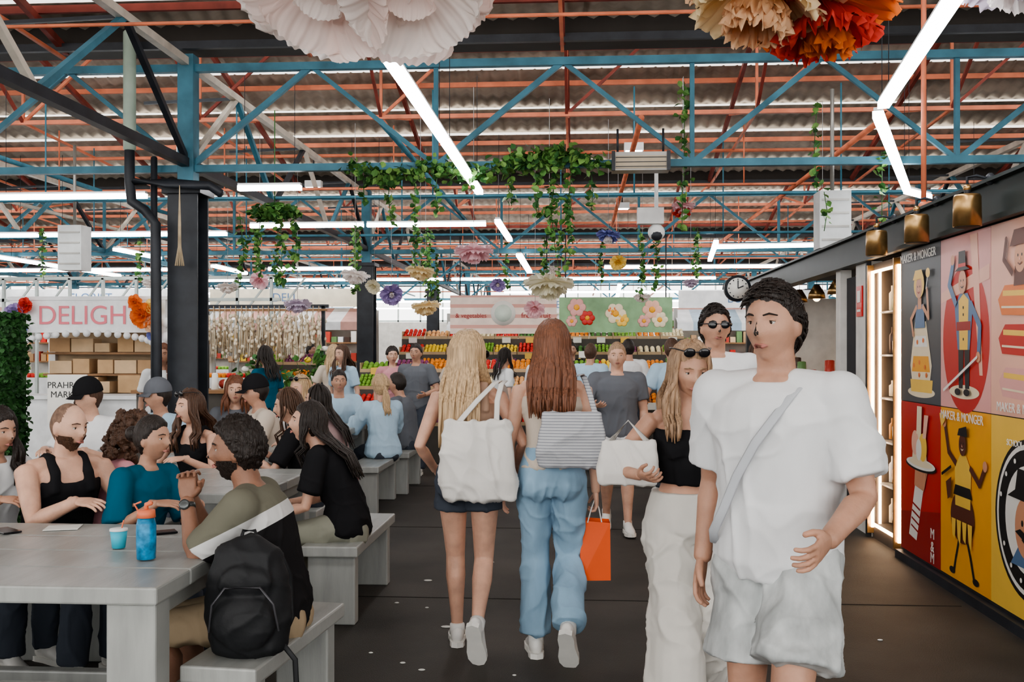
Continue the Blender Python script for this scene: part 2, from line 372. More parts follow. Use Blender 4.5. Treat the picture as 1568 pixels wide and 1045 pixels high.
    if hair in('long','pony'):
        for j in range(nl):
            ph=random.uniform(-2.1,2.1); lift=1+random.uniform(0,.05)
            pts=[];rr=[]
            thm=1.72 if hair=='long' else 1.5
            for q in range(6):
                t_=.12+q/5*(thm-.12)
                pts.append(hc+Rh@V((math.sin(t_)*math.sin(ph)*.084*lift,-.006-math.sin(t_)*math.cos(ph)*.104*lift,.010+math.cos(t_)*.124*lift))); rr.append((.012,.005))
            q0=pts[-1]; Ll=hl*random.uniform(.82,1.05); w0=random.uniform(0,6.28); wa=random.uniform(.002,.005)
            if hair=='pony': q1=hc+Rh@V((0,-.115,.02)); pts.append(q1); rr.append((.012,.008)); q0=q1
            inner=random.random()*.03
            for q in range(1,9):
                f=q/8; zz=q0.z-Ll*f
                hh=max(0,min(.5,(zz-pel.z))); spn=sp(hh); bo=(.118 if hh<.40 else .085)
                fr=abs(ph)>1.55 and hair=='long'
                if hair=='pony': xt=spn.x+math.sin(j)*.03; yt=min(q0.y-.03,spn.y-bo-.02-inner)
                elif fr: xt=spn.x+math.copysign(.088+.03*math.sin(j),ph); yt=spn.y+(.125 if hh<.42 else .07)+inner*.5
                else: xt=spn.x+(q0.x-hc.x)*(1.1)+math.sin(j*1.7)*.02; yt=spn.y-bo-.012-inner
                g=min(1,f*2.0); g=g*g*(3-2*g)
                pts.append(V((q0.x+(xt-q0.x)*g+math.sin(w0+f*6)*wa,q0.y+(yt-q0.y)*g+math.cos(w0+f*6)*wa*.6,zz))); w=.012*(1-f**3*.8); rr.append((w,.005*(1-f*.5)))
            out.tube(pts,rr,hm,7,cap=.3)
    if cap:
        c=MB()
        def cf(p): return (p[0]*.091,p[1]*.112,max(p[2],-.05)*.118)
        c.ell(hc+Rh@V((0,-.008,.040)),1,u=24,v=18,mtx=Rh,fn=cf); out.add(c.v,c.f,cap,True)
        vs=[]
        for a in range(9):
            t=(a/8-.5)*2*1.15
            for r_,dz in((0,0),(1,-.012)):
                vs.append(hc+Rh@V((math.sin(t)*(.084),(.09 if r_==0 else .09+.075*math.cos(t*.9))*math.cos(t*.55),.038+dz-.012*abs(t)*r_)))
        for dz in(0,-.004):
            out.add([v+V((0,0,dz)) for v in vs],[(2*a,2*a+1,2*a+3,2*a+2) for a in range(8)],cap,True)
    if glasses:
        gm=M('sunglass_black',(.01,.01,.012),rough=.12,spec=.6); up=.0 if glasses=='on' else .088; bk_=0 if glasses=='on' else -.012
        for sgn in(-1,1):
            out.ell(hc+Rh@V((sgn*.033,.093+bk_,.012+up)),(.027,.006,.021),gm,14,8,mtx=Rh)
            out.tube([hc+Rh@V((sgn*.056,.086+bk_,.018+up)),hc+Rh@V((sgn*.084,.03+bk_,.018+up)),hc+Rh@V((sgn*.088,-.02+bk_,.01+up))],[.003,.003,.003],gm,6)
        out.tube([hc+Rh@V((-.01,.099+bk_,.016+up)),hc+Rh@V((.01,.099+bk_,.016+up))],[.003,.003],gm,6)
    if watch:
        i=0; d=(wr[i]-el[i]).normalized(); p=wr[i]-d*.03; wm=M('watch_steel',(.12,.13,.13),rough=.3,metal=.7)
        out.tube([p-d*.010,p+d*.010],[.031,.031],wm,14,cap=.05); n_=(V((-.4,0,0))-d*V((-.4,0,0)).dot(d)).normalized(); out.tube([p+n_*.024,p+n_*.038],[.021,.021],wm,14,cap=.1)
    if strap:
        r=[]; cd=lambda h:secat(sx,h)[1]*fat+.028
        for h,x_,k in((-.03,.185,-.2),(-.02,.175,.45),(.03,.15,.95),(.1,.115,1.05),(.2,.07,1.08),(.30,.01,1.1),(.37,-.04,1.06),(.43,-.075,.9),(.478,-.095,.2),(.45,-.09,-.75),(.36,-.05,-1.05),(.2,.05,-1.06),(.02,.14,-.8)):
            r.append(sp(h)+Rv*x_+F*cd(h)*k)
        out.tube(r,[(.014,.0025)]*len(r),strap,8,cap=.1)
    ob=out.build(name,(0,0,0)); ob.data.transform(Matrix.Scale(s,4)); ob.location=loc; ob.rotation_euler=(0,0,math.radians(yaw))
    return ob

# ------------------------------------------------------------------ people
sk_l=skinm('light',(.62,.37,.27)); sk_t=skinm('tan',(.50,.28,.195)); sk_d=skinm('deep',(.28,.145,.095)); sk_m=skinm('medium',(.43,.24,.165))
h_bl=hairm('blonde',(.52,.36,.21)); h_au=hairm('auburn',(.18,.07,.035)); h_dk=hairm('dark',(.022,.015,.012)); h_br=hairm('brown',(.085,.042,.024)); h_tn=hairm('tan',(.36,.23,.14))
white=cloth('white',(.72,.73,.74)); black=cloth('black',(.017,.017,.019)); cream=cloth('cream',(.60,.52,.44)); grey=cloth('grey',(.14,.15,.17))
denim=cloth('light_denim',(.27,.41,.54),scale=5,var=.25,bump=.4); ddenim=cloth('dark_denim',(.06,.07,.09)); teal=cloth('teal',(.012,.10,.16)); pink=cloth('pink',(.58,.28,.31))
blue=cloth('pale_blue',(.42,.57,.70)); olive=cloth('olive_grey',(.28,.28,.23)); tan_=cloth('tan',(.40,.27,.20)); wht2=cloth('off_white',(.60,.58,.54))
polo=cloth('colour_block',(.1,.1,.1),bands=(.5,[(0,(.018,.017,.018)),(.875,(.60,.60,.59)),(.935,(.16,.155,.12))]))
N_=.0105
figure('woman_blonde_walking',(-.56,5.10,0),0,1.63,'f',lean=2,pel=(0,-.03,.945),la=(-.075,.10,.085),ra=(.075,-.30,.21),rfp=58,head=(-48,2,0),lw=(-.20,.12,.95),rw=(.24,.16,.98),rpole=(.6,-1,0),rthumb=(-1,1,0),
   skin=sk_l,shirt=dict(mat=tan_,tank=1,hem=.0,off=.010),pants=dict(mat=ddenim,len=.17,off=.014,hem=.108,top=.10),hair='long',hm=h_bl,hl=.46,nl=250,glasses='on',vox=N_,curl=(26,35))
figure('woman_brunette_walking',(-.13,5.02,0),0,1.68,'f',lean=2,pel=(0,-.02,.945),la=(-.085,.02,.085),ra=(.085,-.24,.20),rfp=50,head=(4,4,0),lw=(-.25,.05,.82),rw=(.225,.03,.81),
   skin=sk_l,shirt=dict(mat=cream,tank=1,hem=.02,off=.010),pants=dict(mat=denim,len=.97,off=.010,hem=.082,top=.13,fold=.016),hair='long',hm=h_au,hl=.34,nl=250,vox=N_,curl=(24,55))
figure('man_white_tshirt_walking',(.61,3.08,0),150,1.745,'m',lean=3,pel=(0,0,.945),la=(-.10,.30,.10),ra=(.10,-.24,.16),rfp=35,head=(-8,3,0),lw=(-.22,.26,1.00),rw=(.25,-.02,.85),lpole=(-.25,-1,0),rpole=(.25,-1,0),
   skin=sk_t,shirt=dict(mat=white,sleeve=.78,hem=-.11,off=.024,fold=.014),pants=dict(mat=cloth('pale_shorts',(.47,.49,.49),var=.3,scale=14),len=.38,off=.018,hem=.128,fold=.016),hair='short',hm=h_dk,vox=.0095,fat=1.03,curl=(26,24),strap=cloth('strap_grey',(.5,.52,.55)))
figure('woman_black_crop_top_walking',(.45,4.12,0),184,1.57,'f',lean=3,pel=(0,0,.945),la=(-.08,-.2,.16),lfp=38,ra=(.08,.22,.09),head=(8,12,0),lw=(-.17,.22,1.12),rw=(.24,.22,1.14),rpole=(.7,-1,-.3),
   skin=sk_t,shirt=dict(mat=black,tank=1,hem=.14,off=.012),pants=dict(mat=wht2,len=.97,off=.028,hem=.13,top=.10,fold=.020),hair='long',hm=h_tn,hl=.28,nl=130,glasses='up',vox=N_,curl=(30,40))
figure('man_sunglasses_walking',(.80,5.9,0),175,1.80,'m',skin=sk_t,shirt=dict(mat=white,sleeve=.6),pants=dict(mat=black,len=1,off=.015),hair='short',hm=h_dk,glasses='on',vox=N_,la=(-.09,.2,.085),ra=(.09,-.2,.14),rfp=30,head=(10,0,0))
figure('man_grey_tshirt_walking',(.33,8.5,0),180,1.60,'m',skin=sk_l,shirt=dict(mat=grey,sleeve=.6),pants=dict(mat=white,len=.42,off=.02,hem=.11),hair='short',hm=h_tn,la=(-.09,.18,.085),ra=(.09,-.2,.14),rfp=30,rw=(.2,.3,1.15),fat=1.08)
def sit(name,x,y,yaw,seat=.45,H=1.66,sx='f',**k):
    s=H/1.7; pz=(seat+.105)/s
    k.setdefault('la',(-.10,.40,.085)); k.setdefault('ra',(.11,.42,.085)); k.setdefault('lw',(-.16,.40,.83/s)); k.setdefault('rw',(.14,.40,.83/s))
    k.setdefault('lpole',(-.6,-.4,-1)); k.setdefault('rpole',(.6,-.4,-1)); k.setdefault('lthumb',(1,.2,.3)); k.setdefault('rthumb',(-1,.2,.3))
    k.setdefault('ldir',(.5,1,-.05)); k.setdefault('rdir',(-.5,1,-.05)); k.setdefault('lean',12)
    k.setdefault('pants',dict(mat=ddenim,len=1,off=.012))
    return figure(name,(x,y,0),yaw,H,sx,pel=(0,0,pz),**k)
sit('man_bearded_seated',-1.18,3.82,94,H=1.66,sx='m',lean=17,lw=(-.028,.345,.985),rw=(.028,.345,.985),ldir=(.22,.05,1),rdir=(-.22,.05,1),lthumb=(0,-1,.4),rthumb=(0,-1,.4),lpole=(-.22,.1,-1),rpole=(.22,.1,-1),
   curl=(50,50),skin=sk_d,hair='curlyshort',hm=h_dk,beard=True,shirt=dict(mat=polo,sleeve=.8,hem=-.10,off=.022,fold=.012),vox=N_,watch=True,head=(6,2,0),fat=1.0,pants=dict(mat=cloth('khaki',(.35,.27,.18)),len=.55,off=.010,hem=.08),la=(-.12,.36,.085),ra=(.12,.30,.085),shoe=M('shoe_black',(.02,.02,.02)))
sit('woman_teal_shirt_seated',-2.16,4.74,-105,H=1.52,lean=12,skin=sk_m,hair='bun',hm=h_dk,shirt=dict(mat=teal,sleeve=.9,off=.022),vox=N_,head=(6,2,0),rw=(.20,.30,.93),lw=(-.02,.34,.93),twist=-8)
sit('woman_curly_hair_pink_seated',-2.50,5.10,-60,H=1.52,lean=20,skin=sk_m,hair='curly',hm=h_br,hl=.16,shirt=dict(mat=pink,sleeve=.7,off=.018),vox=N_,head=(10,15,0))
sit('man_black_tank_seated',-2.60,4.82,-128,H=1.68,sx='m',lean=14,skin=sk_l,hair='bald',hm=h_br,beard=True,shirt=dict(mat=black,tank=1,hem=-.1,off=.012),vox=N_,head=(18,8,0),fat=1.05,lw=(-.16,.42,.85),rw=(.1,.44,.85))
sit('woman_dark_hair_seated',-3.00,4.88,-120,H=1.58,lean=12,skin=sk_m,hair='long',hm=h_dk,hl=.3,nl=120,shirt=dict(mat=white,sleeve=1.6,off=.02),vox=N_,head=(10,5,0))
sit('woman_black_tshirt_seated',-1.34,5.72,94,H=1.66,lean=28,skin=sk_l,hair='long',hm=h_dk,hl=.30,nl=180,shirt=dict(mat=black,sleeve=.7,off=.024,hem=-.09),pants=dict(mat=olive,len=.97,off=.013,hem=.08,fold=.015),vox=N_,
    la=(-.10,.26,.085),ra=(.11,.16,.085),lw=(-.11,.42,.62),rw=(.03,.38,.66),head=(10,-6,0))
sit('man_black_cap_seated',-3.62,7.3,170,H=1.74,sx='m',skin=sk_l,hair='short',hm=h_br,cap=black,shirt=dict(mat=white,sleeve=.7),head=(-20,10,0))
sit('man_grey_cap_seated',-3.28,7.78,160,H=1.70,sx='m',skin=sk_t,hair='short',hm=h_dk,cap=grey,shirt=dict(mat=blue,sleeve=.7),head=(-25,5,0))
sit('woman_laughing_seated',-2.64,6.80,165,H=1.62,skin=sk_l,hair='long',hm=h_br,hl=.3,glasses='up',shirt=dict(mat=black,tank=1,off=.012),head=(-25,0,6),nl=100,vox=N_)
sit('man_black_cap_beige_seated',-2.60,8.25,120,H=1.74,sx='m',skin=sk_t,hair='short',hm=h_dk,cap=black,shirt=dict(mat=cream,sleeve=.7),head=(0,8,0))
sit('woman_blonde_seated',-2.46,9.0,150,H=1.72,skin=sk_l,hair='long',hm=h_bl,hl=.25,glasses='up',shirt=dict(mat=white,sleeve=.7))
sit('woman_black_top_seated',-1.90,6.92,96,H=1.64,lean=16,skin=sk_l,hair='long',hm=h_br,hl=.3,shirt=dict(mat=black,sleeve=.8),head=(0,8,0))
sit('woman_grey_top_seated',-1.86,7.66,88,H=1.66,lean=20,skin=sk_l,hair='long',hm=h_dk,hl=.36,shirt=dict(mat=cloth('dusty_rose',(.35,.25,.25)),sleeve=1.7),pants=dict(mat=pink,len=1,off=.02,hem=.12))
sit('woman_denim_jacket_seated',-1.97,10.0,35,H=1.66,skin=sk_l,hair='pony',hm=h_bl,hl=.3,shirt=dict(mat=blue,sleeve=1.9,off=.03),lean=8)
sit('woman_red_hair_seated',-3.14,8.95,200,H=1.70,skin=sk_l,hair='long',hm=h_au,hl=.2,shirt=dict(mat=grey,sleeve=.7))
sit('man_pale_blue_shirt_seated',-2.66,10.9,200,H=1.76,sx='m',skin=sk_t,hair='short',hm=h_dk,shirt=dict(mat=blue,sleeve=.7))
sit('man_dark_shirt_seated',-1.90,10.95,80,H=1.68,sx='m',skin=sk_t,hair='short',hm=h_dk,shirt=dict(mat=grey,sleeve=.7))
figure('man_white_shirt_shopping',(.66,13.0,0),10,1.68,'m',skin=sk_t,shirt=dict(mat=white,sleeve=.7),pants=dict(mat=ddenim),hair='short',hm=h_dk)
figure('woman_shopping',(-.95,12.6,0),-60,1.56,'f',skin=sk_l,shirt=dict(mat=white,sleeve=.7),pants=dict(mat=ddenim),hair='long',hm=h_dk)
figure('man_vendor_standing',(-.1,15.7,0),180,1.66,'m',skin=sk_t,shirt=dict(mat=black,sleeve=.7),pants=dict(mat=black),hair='short',hm=h_dk,lw=(-.2,.35,1.05),rw=(.2,.35,1.05))
figure('woman_shopper_distant',(-2.9,12.2,0),150,1.60,'f',skin=sk_l,shirt=dict(mat=blue,sleeve=.7),pants=dict(mat=ddenim),hair='long',hm=h_br)
for x,y,yw,h_,sx_,sh_,hr,hc_ in((-2.0,12.3,170,1.62,'m',grey,'short',h_dk),(1.35,12.4,20,1.60,'f',pink,'long',h_bl),(1.9,10.8,190,1.62,'f',black,'long',h_br),(.15,12.7,-20,1.62,'m',blue,'short',h_br),(-1.55,12.7,40,1.58,'f',cream,'pony',h_dk),(-4.4,10.3,200,1.60,'f',white,'long',h_au),(-3.65,11.5,60,1.58,'f',teal,'long',h_dk),(-3.2,12.9,20,1.60,'f',cream,'long',h_bl),(-4.6,11.3,100,1.64,'m',olive,'short',h_br),(-2.45,13.0,200,1.58,'f',pink,'pony',h_dk),(1.0,10.6,15,1.66,'m',blue,'short',h_br),(-.45,13.1,160,1.60,'m',white,'short',h_dk)):
    figure('market_shopper',(x,y,0),yw,h_,sx_,skin=random.choice([sk_l,sk_t,sk_m]),shirt=dict(mat=sh_,sleeve=.7),pants=dict(mat=random.choice([ddenim,olive,black])),hair=hr,hm=hc_,la=(-.08,.14,.085),ra=(.08,-.14,.12),rfp=20,lw=(-.2,.26,1.05))

# ------------------------------------------------------------------ bags & table things
def bag(name,c,w,d,h,mat,taper=.85,fold=.018,straps=()):
    t=MB(); n=26; S=[(0,.80,.55),(.03,.95,.85),(.25,1.02,1.0),(.6,.97,.8),(.85,.9*taper/.85,.45),(1,.88*taper/.85,.22)]
    vs=[];fs=[]
    for z,a,b in S:
        for k in range(n):
            an=2*math.pi*k/n; co,si=math.cos(an),math.sin(an)
            vs.append((w/2*a*math.copysign(abs(co)**.6,co),d/2*b*math.copysign(abs(si)**.6,si),h*z))
    for i in range(len(S)-1):
        for k in range(n): fs.append((i*n+k,i*n+(k+1)%n,(i+1)*n+(k+1)%n,(i+1)*n+k))
    fs+= [tuple(range(n-1,-1,-1)),tuple((len(S)-1)*n+k for k in range(n))]
    t.add(vs,fs); co,f2,nr=remesh(t,.007,2); co=folds(co,nr,fold,7,5,c[0]*9)
    o=MB(); o.add(co.tolist(),f2,mat,True)
    for st in straps: o.tube([V(p)-V(c) for p in st],[(.014,.003)]*len(st),mat,8,cap=.1)
    return o.build(name,c)
tote=cloth('canvas_white',(.68,.66,.63),bump=.5)
bag('tote_bag',(-.49,4.885,.80),.37,.12,.39,tote,straps=[[(-.60,4.885,1.17),(-.50,4.92,1.29),(-.42,5.0,1.375),(-.40,5.08,1.385),(-.38,5.16,1.34),(-.36,5.18,1.22)],[(-.40,4.885,1.17),(-.40,4.93,1.29),(-.385,5.0,1.37),(-.37,5.07,1.385)]])
quil=M('quilted_grey_fabric',(.50,.51,.53),rough=.5,stripe=('Z',70,(.27,.28,.31),.6),bump=.3)
bag('quilted_shoulder_bag',(-.03,4.84,.97),.34,.10,.27,quil,taper=.8,fold=.010,straps=[[(-.14,4.85,1.21),(-.10,4.9,1.33),(-.02,4.98,1.41),(.02,5.04,1.42),(.05,5.12,1.36)],[(.09,4.85,1.21),(.06,4.90,1.32),(.03,4.98,1.41)]])
o=MB(); org=M('paper_orange',(.80,.12,.03),rough=.55,var=.06)
o.add([(-.075,-.03,0),(.075,-.035,0),(.07,.035,0),(-.075,.035,0),(-.08,-.01,.30),(.07,-.045,.29),(.075,.02,.30),(-.07,.03,.31)],[(0,3,2,1),(0,1,5,4),(1,2,6,5),(2,3,7,6),(3,0,4,7)],org)
wcord=M('cord_white',(.7,.7,.68)); o.tube([(-.04,-.02,.29),(-.02,-.015,.36),(.0,0,.405),(.02,.0,.36),(.03,-.03,.29)],.0035,wcord,6)
o.build('shopping_bag_orange',(.085,5.04,.385),.15)
bag('white_handbag',(.20,4.02,1.00),.24,.09,.18,tote,fold=.010,straps=[[(.12,4.02,1.16),(.2,4.0,1.26),(.29,4.02,1.16)]])
o=MB(); bk=M('nylon_black',(.014,.015,.017),rough=.6,bump=.3,bscale=30)
t=MB(); t.tube([(0,0,.02),(0,0,.12),(0,0,.28),(0,0,.37),(0,0,.40)],[(.13,.085),(.15,.10),(.145,.09),(.11,.07),(.07,.045)],n=26); t.ell((0,-.085,.13),(.11,.05,.10)); t.ell((0,-.075,.27),(.09,.035,.06))
co,fs,nr=remesh(t,.008,2); co=folds(co,nr,.010,8,7,3); o.add(co.tolist(),fs,bk,True)
o.tube([(-.03,.02,.40),(-.02,.02,.435),(.02,.02,.435),(.03,.02,.40)],.007,bk,8)
zp=M('zip_grey',(.10,.10,.11),rough=.4,metal=.4)
o.tube([(-.12,-.085,.10),(-.105,-.11,.20),(-.06,-.115,.26),(.06,-.115,.26),(.105,-.11,.20),(.12,-.085,.10)],.004,zp,6)
for sx_ in(-1,1): o.tube([(sx_*.08,.07,.36),(sx_*.12,.12,.25),(sx_*.13,.10,.10),(sx_*.10,.06,.03)],[(.022,.006)]*4,bk,8)
o.tube([(.12,-.02,.04),(.17,-.03,-.02),(.175,-.03,-.12),(.16,-.03,-.18)],[(.010,.002)]*4,bk,6)
o.build('backpack',(-1.18,3.50,.455),.15)
gp=M('painted_timber_grey',(.34,.35,.335),rough=.33,var=.14,scale=3,stretch=(6,1,1),bump=.12,bscale=20,spec=.55)
def table(x0,x1,y0,y1,z=.76):
    o=MB(); cx,cy=(x0+x1)/2,(y0+y1)/2; w=x1-x0; d=y1-y0; n=max(3,round(d/.28)); pw=d/n
    for i in range(n): o.box((0,y0-cy+pw*(i+.5),z-.03),(w,pw-.004,.06),gp)
    for sx_ in(-1,1):
        o.box((sx_*(w/2-.10),0,z-.10),(.09,d-.10,.08),gp)
        for sy in(-1,1): o.box((sx_*(w/2-.10),sy*(d/2-.09),(z-.06)/2),(.17,.12,z-.06),gp)
        o.box((sx_*(w/2-.10),0,.25),(.06,d-.2,.09),gp)
    o.box((0,0,.25),(w-.2,.06,.09),gp)
    return o.build('picnic_table',(cx,cy,0),0,.008)
def bench(cx,cy,w,l,rz=0,z=.45):
    o=MB(); o.box((0,0,z-.03),(w,l,.06),gp)
    for s_ in(-1,1): o.box((0,s_*(l/2-.10),(z-.06)/2),(w-.05,.09,z-.06),gp)
    o.box((0,0,z-.11),(.05,l-.2,.09),gp)
    return o.build('picnic_bench',(cx,cy,0),rz,.008)
table(-3.6,-1.38,3.18,4.35)
bench(-1.19,3.80,.28,.92,-.10)
bench(-2.75,3.02,2.1,.32)
bench(-2.75,4.88,2.2,.34)
table(-2.5,-1.74,5.30,6.45); bench(-1.38,6.02,.32,1.15); bench(-2.72,5.95,.26,.8)
bench(-2.64,6.86,.8,.26); bench(-1.93,7.25,.32,1.2)
table(-3.1,-2.22,7.2,8.0) ; bench(-3.48,7.55,.60,.5); bench(-2.75,8.6,.8,.9)
table(-3.0,-2.25,9.4,10.5); bench(-2.02,9.75,.32,1.1); bench(-1.95,10.98,.32,1.0); bench(-2.66,10.9,.6,.3)
o=MB(); cb=M('bottle_blue',(.02,.22,.42),rough=.3,var=.6,scale=30); co_=M('lid_orange',(.75,.20,.10),rough=.4)
o.tube([(0,0,.005),(0,0,.06),(0,0,.13),(0,0,.155)],[.034,.036,.036,.030],cb,20,cap=.1); o.tube([(0,0,.158),(0,0,.185)],[.034,.032],co_,20,cap=.1); o.tube([(0,0,.19),(.0,0,.205),(.02,0,.212)],.009,co_,8)
o.tube([(-.03,0,.18),(-.045,0,.205),(-.02,0,.215)],.004,co_,6)
o.build('water_bottle',(-1.60,3.60,.762))
o=MB(); o.tube([(0,0,.003),(0,0,.07)],[.025,.033],M('cup_turquoise',(.05,.45,.60),rough=.5),20,cap=.05); o.tube([(0,0,.07),(0,0,.078)],[.035,.034],M('lid_white',(.8,.8,.8)),20,cap=.1); o.tube([(.01,0,.07),(.02,.0,.11)],.003,co_,6)
o.build('takeaway_cup',(-1.80,3.80,.762))
o=MB(); o.box((0,0,.004),(.075,.15,.008),M('phone_black',(.01,.01,.012),rough=.15)); o.build('mobile_phone',(-2.45,4.12,.762),.9,.002)
o=MB(); o.box((0,0,.004),(.075,.15,.008),M('phone_black',(.01,.01,.012),rough=.15)); o.build('mobile_phone',(-1.78,4.12,.762),-1.0,.002)
o=MB(); o.box((0,0,.002),(.14,.12,.003),M('paper_napkin',(.75,.74,.7))); o.build('paper_napkin',(-2.25,4.22,.762),.3)

# ------------------------------------------------------------------ building shell
asp=M('asphalt_floor',(.050,.044,.038),rough=.58,var=.45,scale=1.3,bump=.35,bscale=140,spec=.3)
o=MB(); o.box((-4,18,-.05),(44,60,.1),asp); o.build('floor')
o=MB(); lit=M('litter_white',(.7,.7,.66))
for x,y,r in((-.73,5.5,.022),(-1.0,6.6,.02),(-.86,4.85,.01),(-.75,4.75,.012),(-.9,5.9,.008),(-.62,7.2,.01),(-1.1,6.0,.01),(-.8,8.5,.012),(-1.05,5.0,.008),(1.6,5.4,.01),(-.3,4.7,.007)):
    o.ell((x,y,.003),(r*1.5,r,.004),lit,8,5)
o.build('floor_litter')
o=MB(); jm=M('floor_joint_dark',(.022,.020,.018),rough=.8)
for y in(6.15,8.6,11.2,14): o.box((0.2,y,.001),(4.2,.012,.003),jm)
o.box((.95,9,.001),(.012,14,.003),jm); o.build('trim_1_floor_joint')
bl=M('steel_blue',(.06,.19,.26),rough=.5,var=.3,scale=4); orr=M('steel_orange',(.72,.22,.12),rough=.5,var=.25,scale=4); rd=M('steel_red_dark',(.27,.06,.045),rough=.55,var=.3); cr=M('steel_cream',(.58,.53,.46),rough=.5,var=.2); dk=M('steel_dark',(.028,.032,.040),rough=.45,var=.3); gk=M('gutter_dark',(.035,.03,.026),rough=.7)
sheetm=M('roof_sheet_corrugated',(.38,.33,.275),rough=.7,var=.5,scale=.8,stretch=(1,4,1),bump=.2,bscale=6)
lapm=M('roof_lap_glow_strip',(.7,.68,.64),rough=.6,emit=(1,.96,.90),es=1.8)  # sheet lap strips; added emission stands in for daylight and brightens the roof
BAY=7.8; XL,XR=-22,13
for k in range(6):
    Y0=-6.6+BAY*k; o=MB(); n=int((XR-XL)/.045); vs=[];fs=[]
    for i in range(n+1):
        x=XL+i*.045; a=.022*math.sin(x*2*math.pi/.18)
        for j in range(2): vs.append((x,Y0+j*(BAY+.15),6.5-j*2.0*(BAY+.15)/BAY+a))
    for i in range(n): fs.append((2*i,2*i+2,2*i+3,2*i+1))
    o.add(vs,fs,sheetm,True)
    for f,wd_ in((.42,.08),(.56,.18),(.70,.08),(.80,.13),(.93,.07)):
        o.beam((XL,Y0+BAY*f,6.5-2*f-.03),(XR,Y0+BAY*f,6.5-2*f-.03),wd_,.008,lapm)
    o.build('ceiling_roof_sheet')
    o=MB()
    for j in range(9):
        f=(j+.4)/9; m_=(orr,rd,cr,cr,rd,orr,cr,orr,rd)[j]; o.beam((XL,Y0+BAY*f,6.5-2*f-.09),(XR,Y0+BAY*f,6.5-2*f-.09),.04,.065,m_)
    o.build('roof_purlins')
    o=MB()
    for j in range(-7,5):
        X=-3.6+2.31*j+1.15; zr=lambda f:6.5-2*f-.17
        o.beam((X,Y0+.1,zr(0)),(X,Y0+BAY,zr(1)),.05,.07,rd)
        o.beam((X,Y0+BAY*.42,zr(.42)),(X,Y0+BAY*.42,4.45),.032,.032,orr); o.beam((X,Y0+BAY*.42,4.45),(X,Y0+BAY*.7,zr(.7)),.035,.035,orr); o.beam((X,Y0+BAY*.42,4.45),(X,Y0+BAY*.14,zr(.14)),.035,.035,rd)
        o.beam((X,Y0+BAY*.42,4.45),(X,Y0+BAY,4.25),.03,.03,orr)
        o.beam((X,Y0+BAY*.42,4.45),(X+1.15,Y0+BAY*.42,zr(.42)),.035,.035,rd if j%2 else orr)
    o.beam((XL,Y0+BAY*.42,4.45),(XR,Y0+BAY*.42,4.45),.05,.05,orr); o.rod((XL,Y0+BAY*.66,4.35),(XR,Y0+BAY*.66,4.35),.025,orr)
    o.rod((XL,Y0+BAY*.8,4.05),(XR,Y0+BAY*.8,4.05),.015,orr)
    o.build('roof_rafter_frames')
def trussX(Y,x0,x1,name='roof_truss'):
    o=MB(); zt,zb=4.15,3.22
    o.box(((x0+x1)/2,Y,zt),(x1-x0,.07,.07),bl); o.box(((x0+x1)/2,Y,zb),(x1-x0,.07,.065),bl)
    for j in range(-16,16):
        a=-3.6+1.155*j; b=a+1.155
        if a<x0-.01 or b>x1+.01: continue
        if j%2==0: o.beam((a,Y,zb),(b,Y,zt),.045,.05,bl); o.beam((a,Y+.01,zb),(a,Y+.01,zt),.04,.045,bl)
        else: o.beam((a,Y,zt),(b,Y,zb),.035,.04,bl)
    o.build(name)
def trussY(X,y0,y1):
    o=MB(); zt,zb=4.20,3.27; o.box((X,(y0+y1)/2,zt),(.07,y1-y0,.07),cr); o.box((X,(y0+y1)/2,zb),(.08,y1-y0,.08),dk if X==-3.6 else bl)
    n=int((y1-y0)/1.3); st=(y1-y0)/n
    for j in range(n):
        a=y0+st*j; b=a+st; z1,z2=(zb,zt) if j%2==0 else (zt,zb); o.beam((X,a,z1),(X,b,z2),.05,.05,(cr,bl,dk)[j%3])
        if j%2: o.beam((X,a,zt),(X-1.0,a,zb+.9),.03,.03,dk)
    o.build('roof_truss_longitudinal')
for k in range(5): 
    Y=9+BAY*k
    if k<4: trussX(Y,-19.8,11.5)
    o=MB(); o.box((-4.5,Y+.05,4.42),(35,.28,.22),gk); o.box((-4.5,Y-.12,4.33),(35,.05,.07),dk); o.build('roof_gutter')
for X in(-3.6,-8.22,-12.8,5.64): trussY(X,1.2,40.2)
o=MB()
for Y,z,m_ in((11.6,3.35,bl),(13.4,3.75,orr),(14.6,3.25,bl),(19.5,3.6,orr),(21,3.5,bl),(22.4,3.6,orr),(27.4,3.7,bl),(29,3.6,orr),(31,3.8,cr),(36,3.9,bl),(38,3.8,orr)):
    o.rod((-19,Y,z),(11,Y,z),.02,m_)
    for j in range(12):
        x=-17+j*2.35+Y%1.3; o.rod((x,Y,z),(x,Y,4.6),.010,m_)
for x in(-8.4,-6.6,-1.9,.6,2.9): o.rod((x,9.5,3.75),(x,40,3.75),.03,(orr,bl,orr,cr,bl)[int(abs(x))%5])
o.build('service_pipe_rack')
for k in range(5):
    for X in(-3.6,-12.8,5.64):
        Y=9+BAY*k
        if k==4 and X==5.64: continue
        o=MB(); o.box((0,-.13,1.5),(.28,.025,3.0),dk); o.box((0,.13,1.5),(.28,.025,3.0),dk); o.box((0,0,1.5),(.03,.24,3.0),dk); o.box((0,0,.01),(.42,.42,.02),dk); o.box((0,0,3.0),(.36,.36,.06),dk)
        o.box((0,0,3.65),(.15,.15,1.24),bl); o.build('steel_column',(X,Y,0),0,.004)
o=MB(); pg=M('pipe_pale_green',(.40,.50,.42),rough=.5)
o.tube([(-4.02,8.7,4.4),(-4.02,8.7,3.35)],.055,pg,14); o.tube([(-4.02,8.7,3.4),(-4.02,8.7,3.05),(-4.0,8.7,2.88),(-3.88,8.7,2.80),(-3.78,8.7,2.68),(-3.76,8.7,.1)],.045,dk,14)
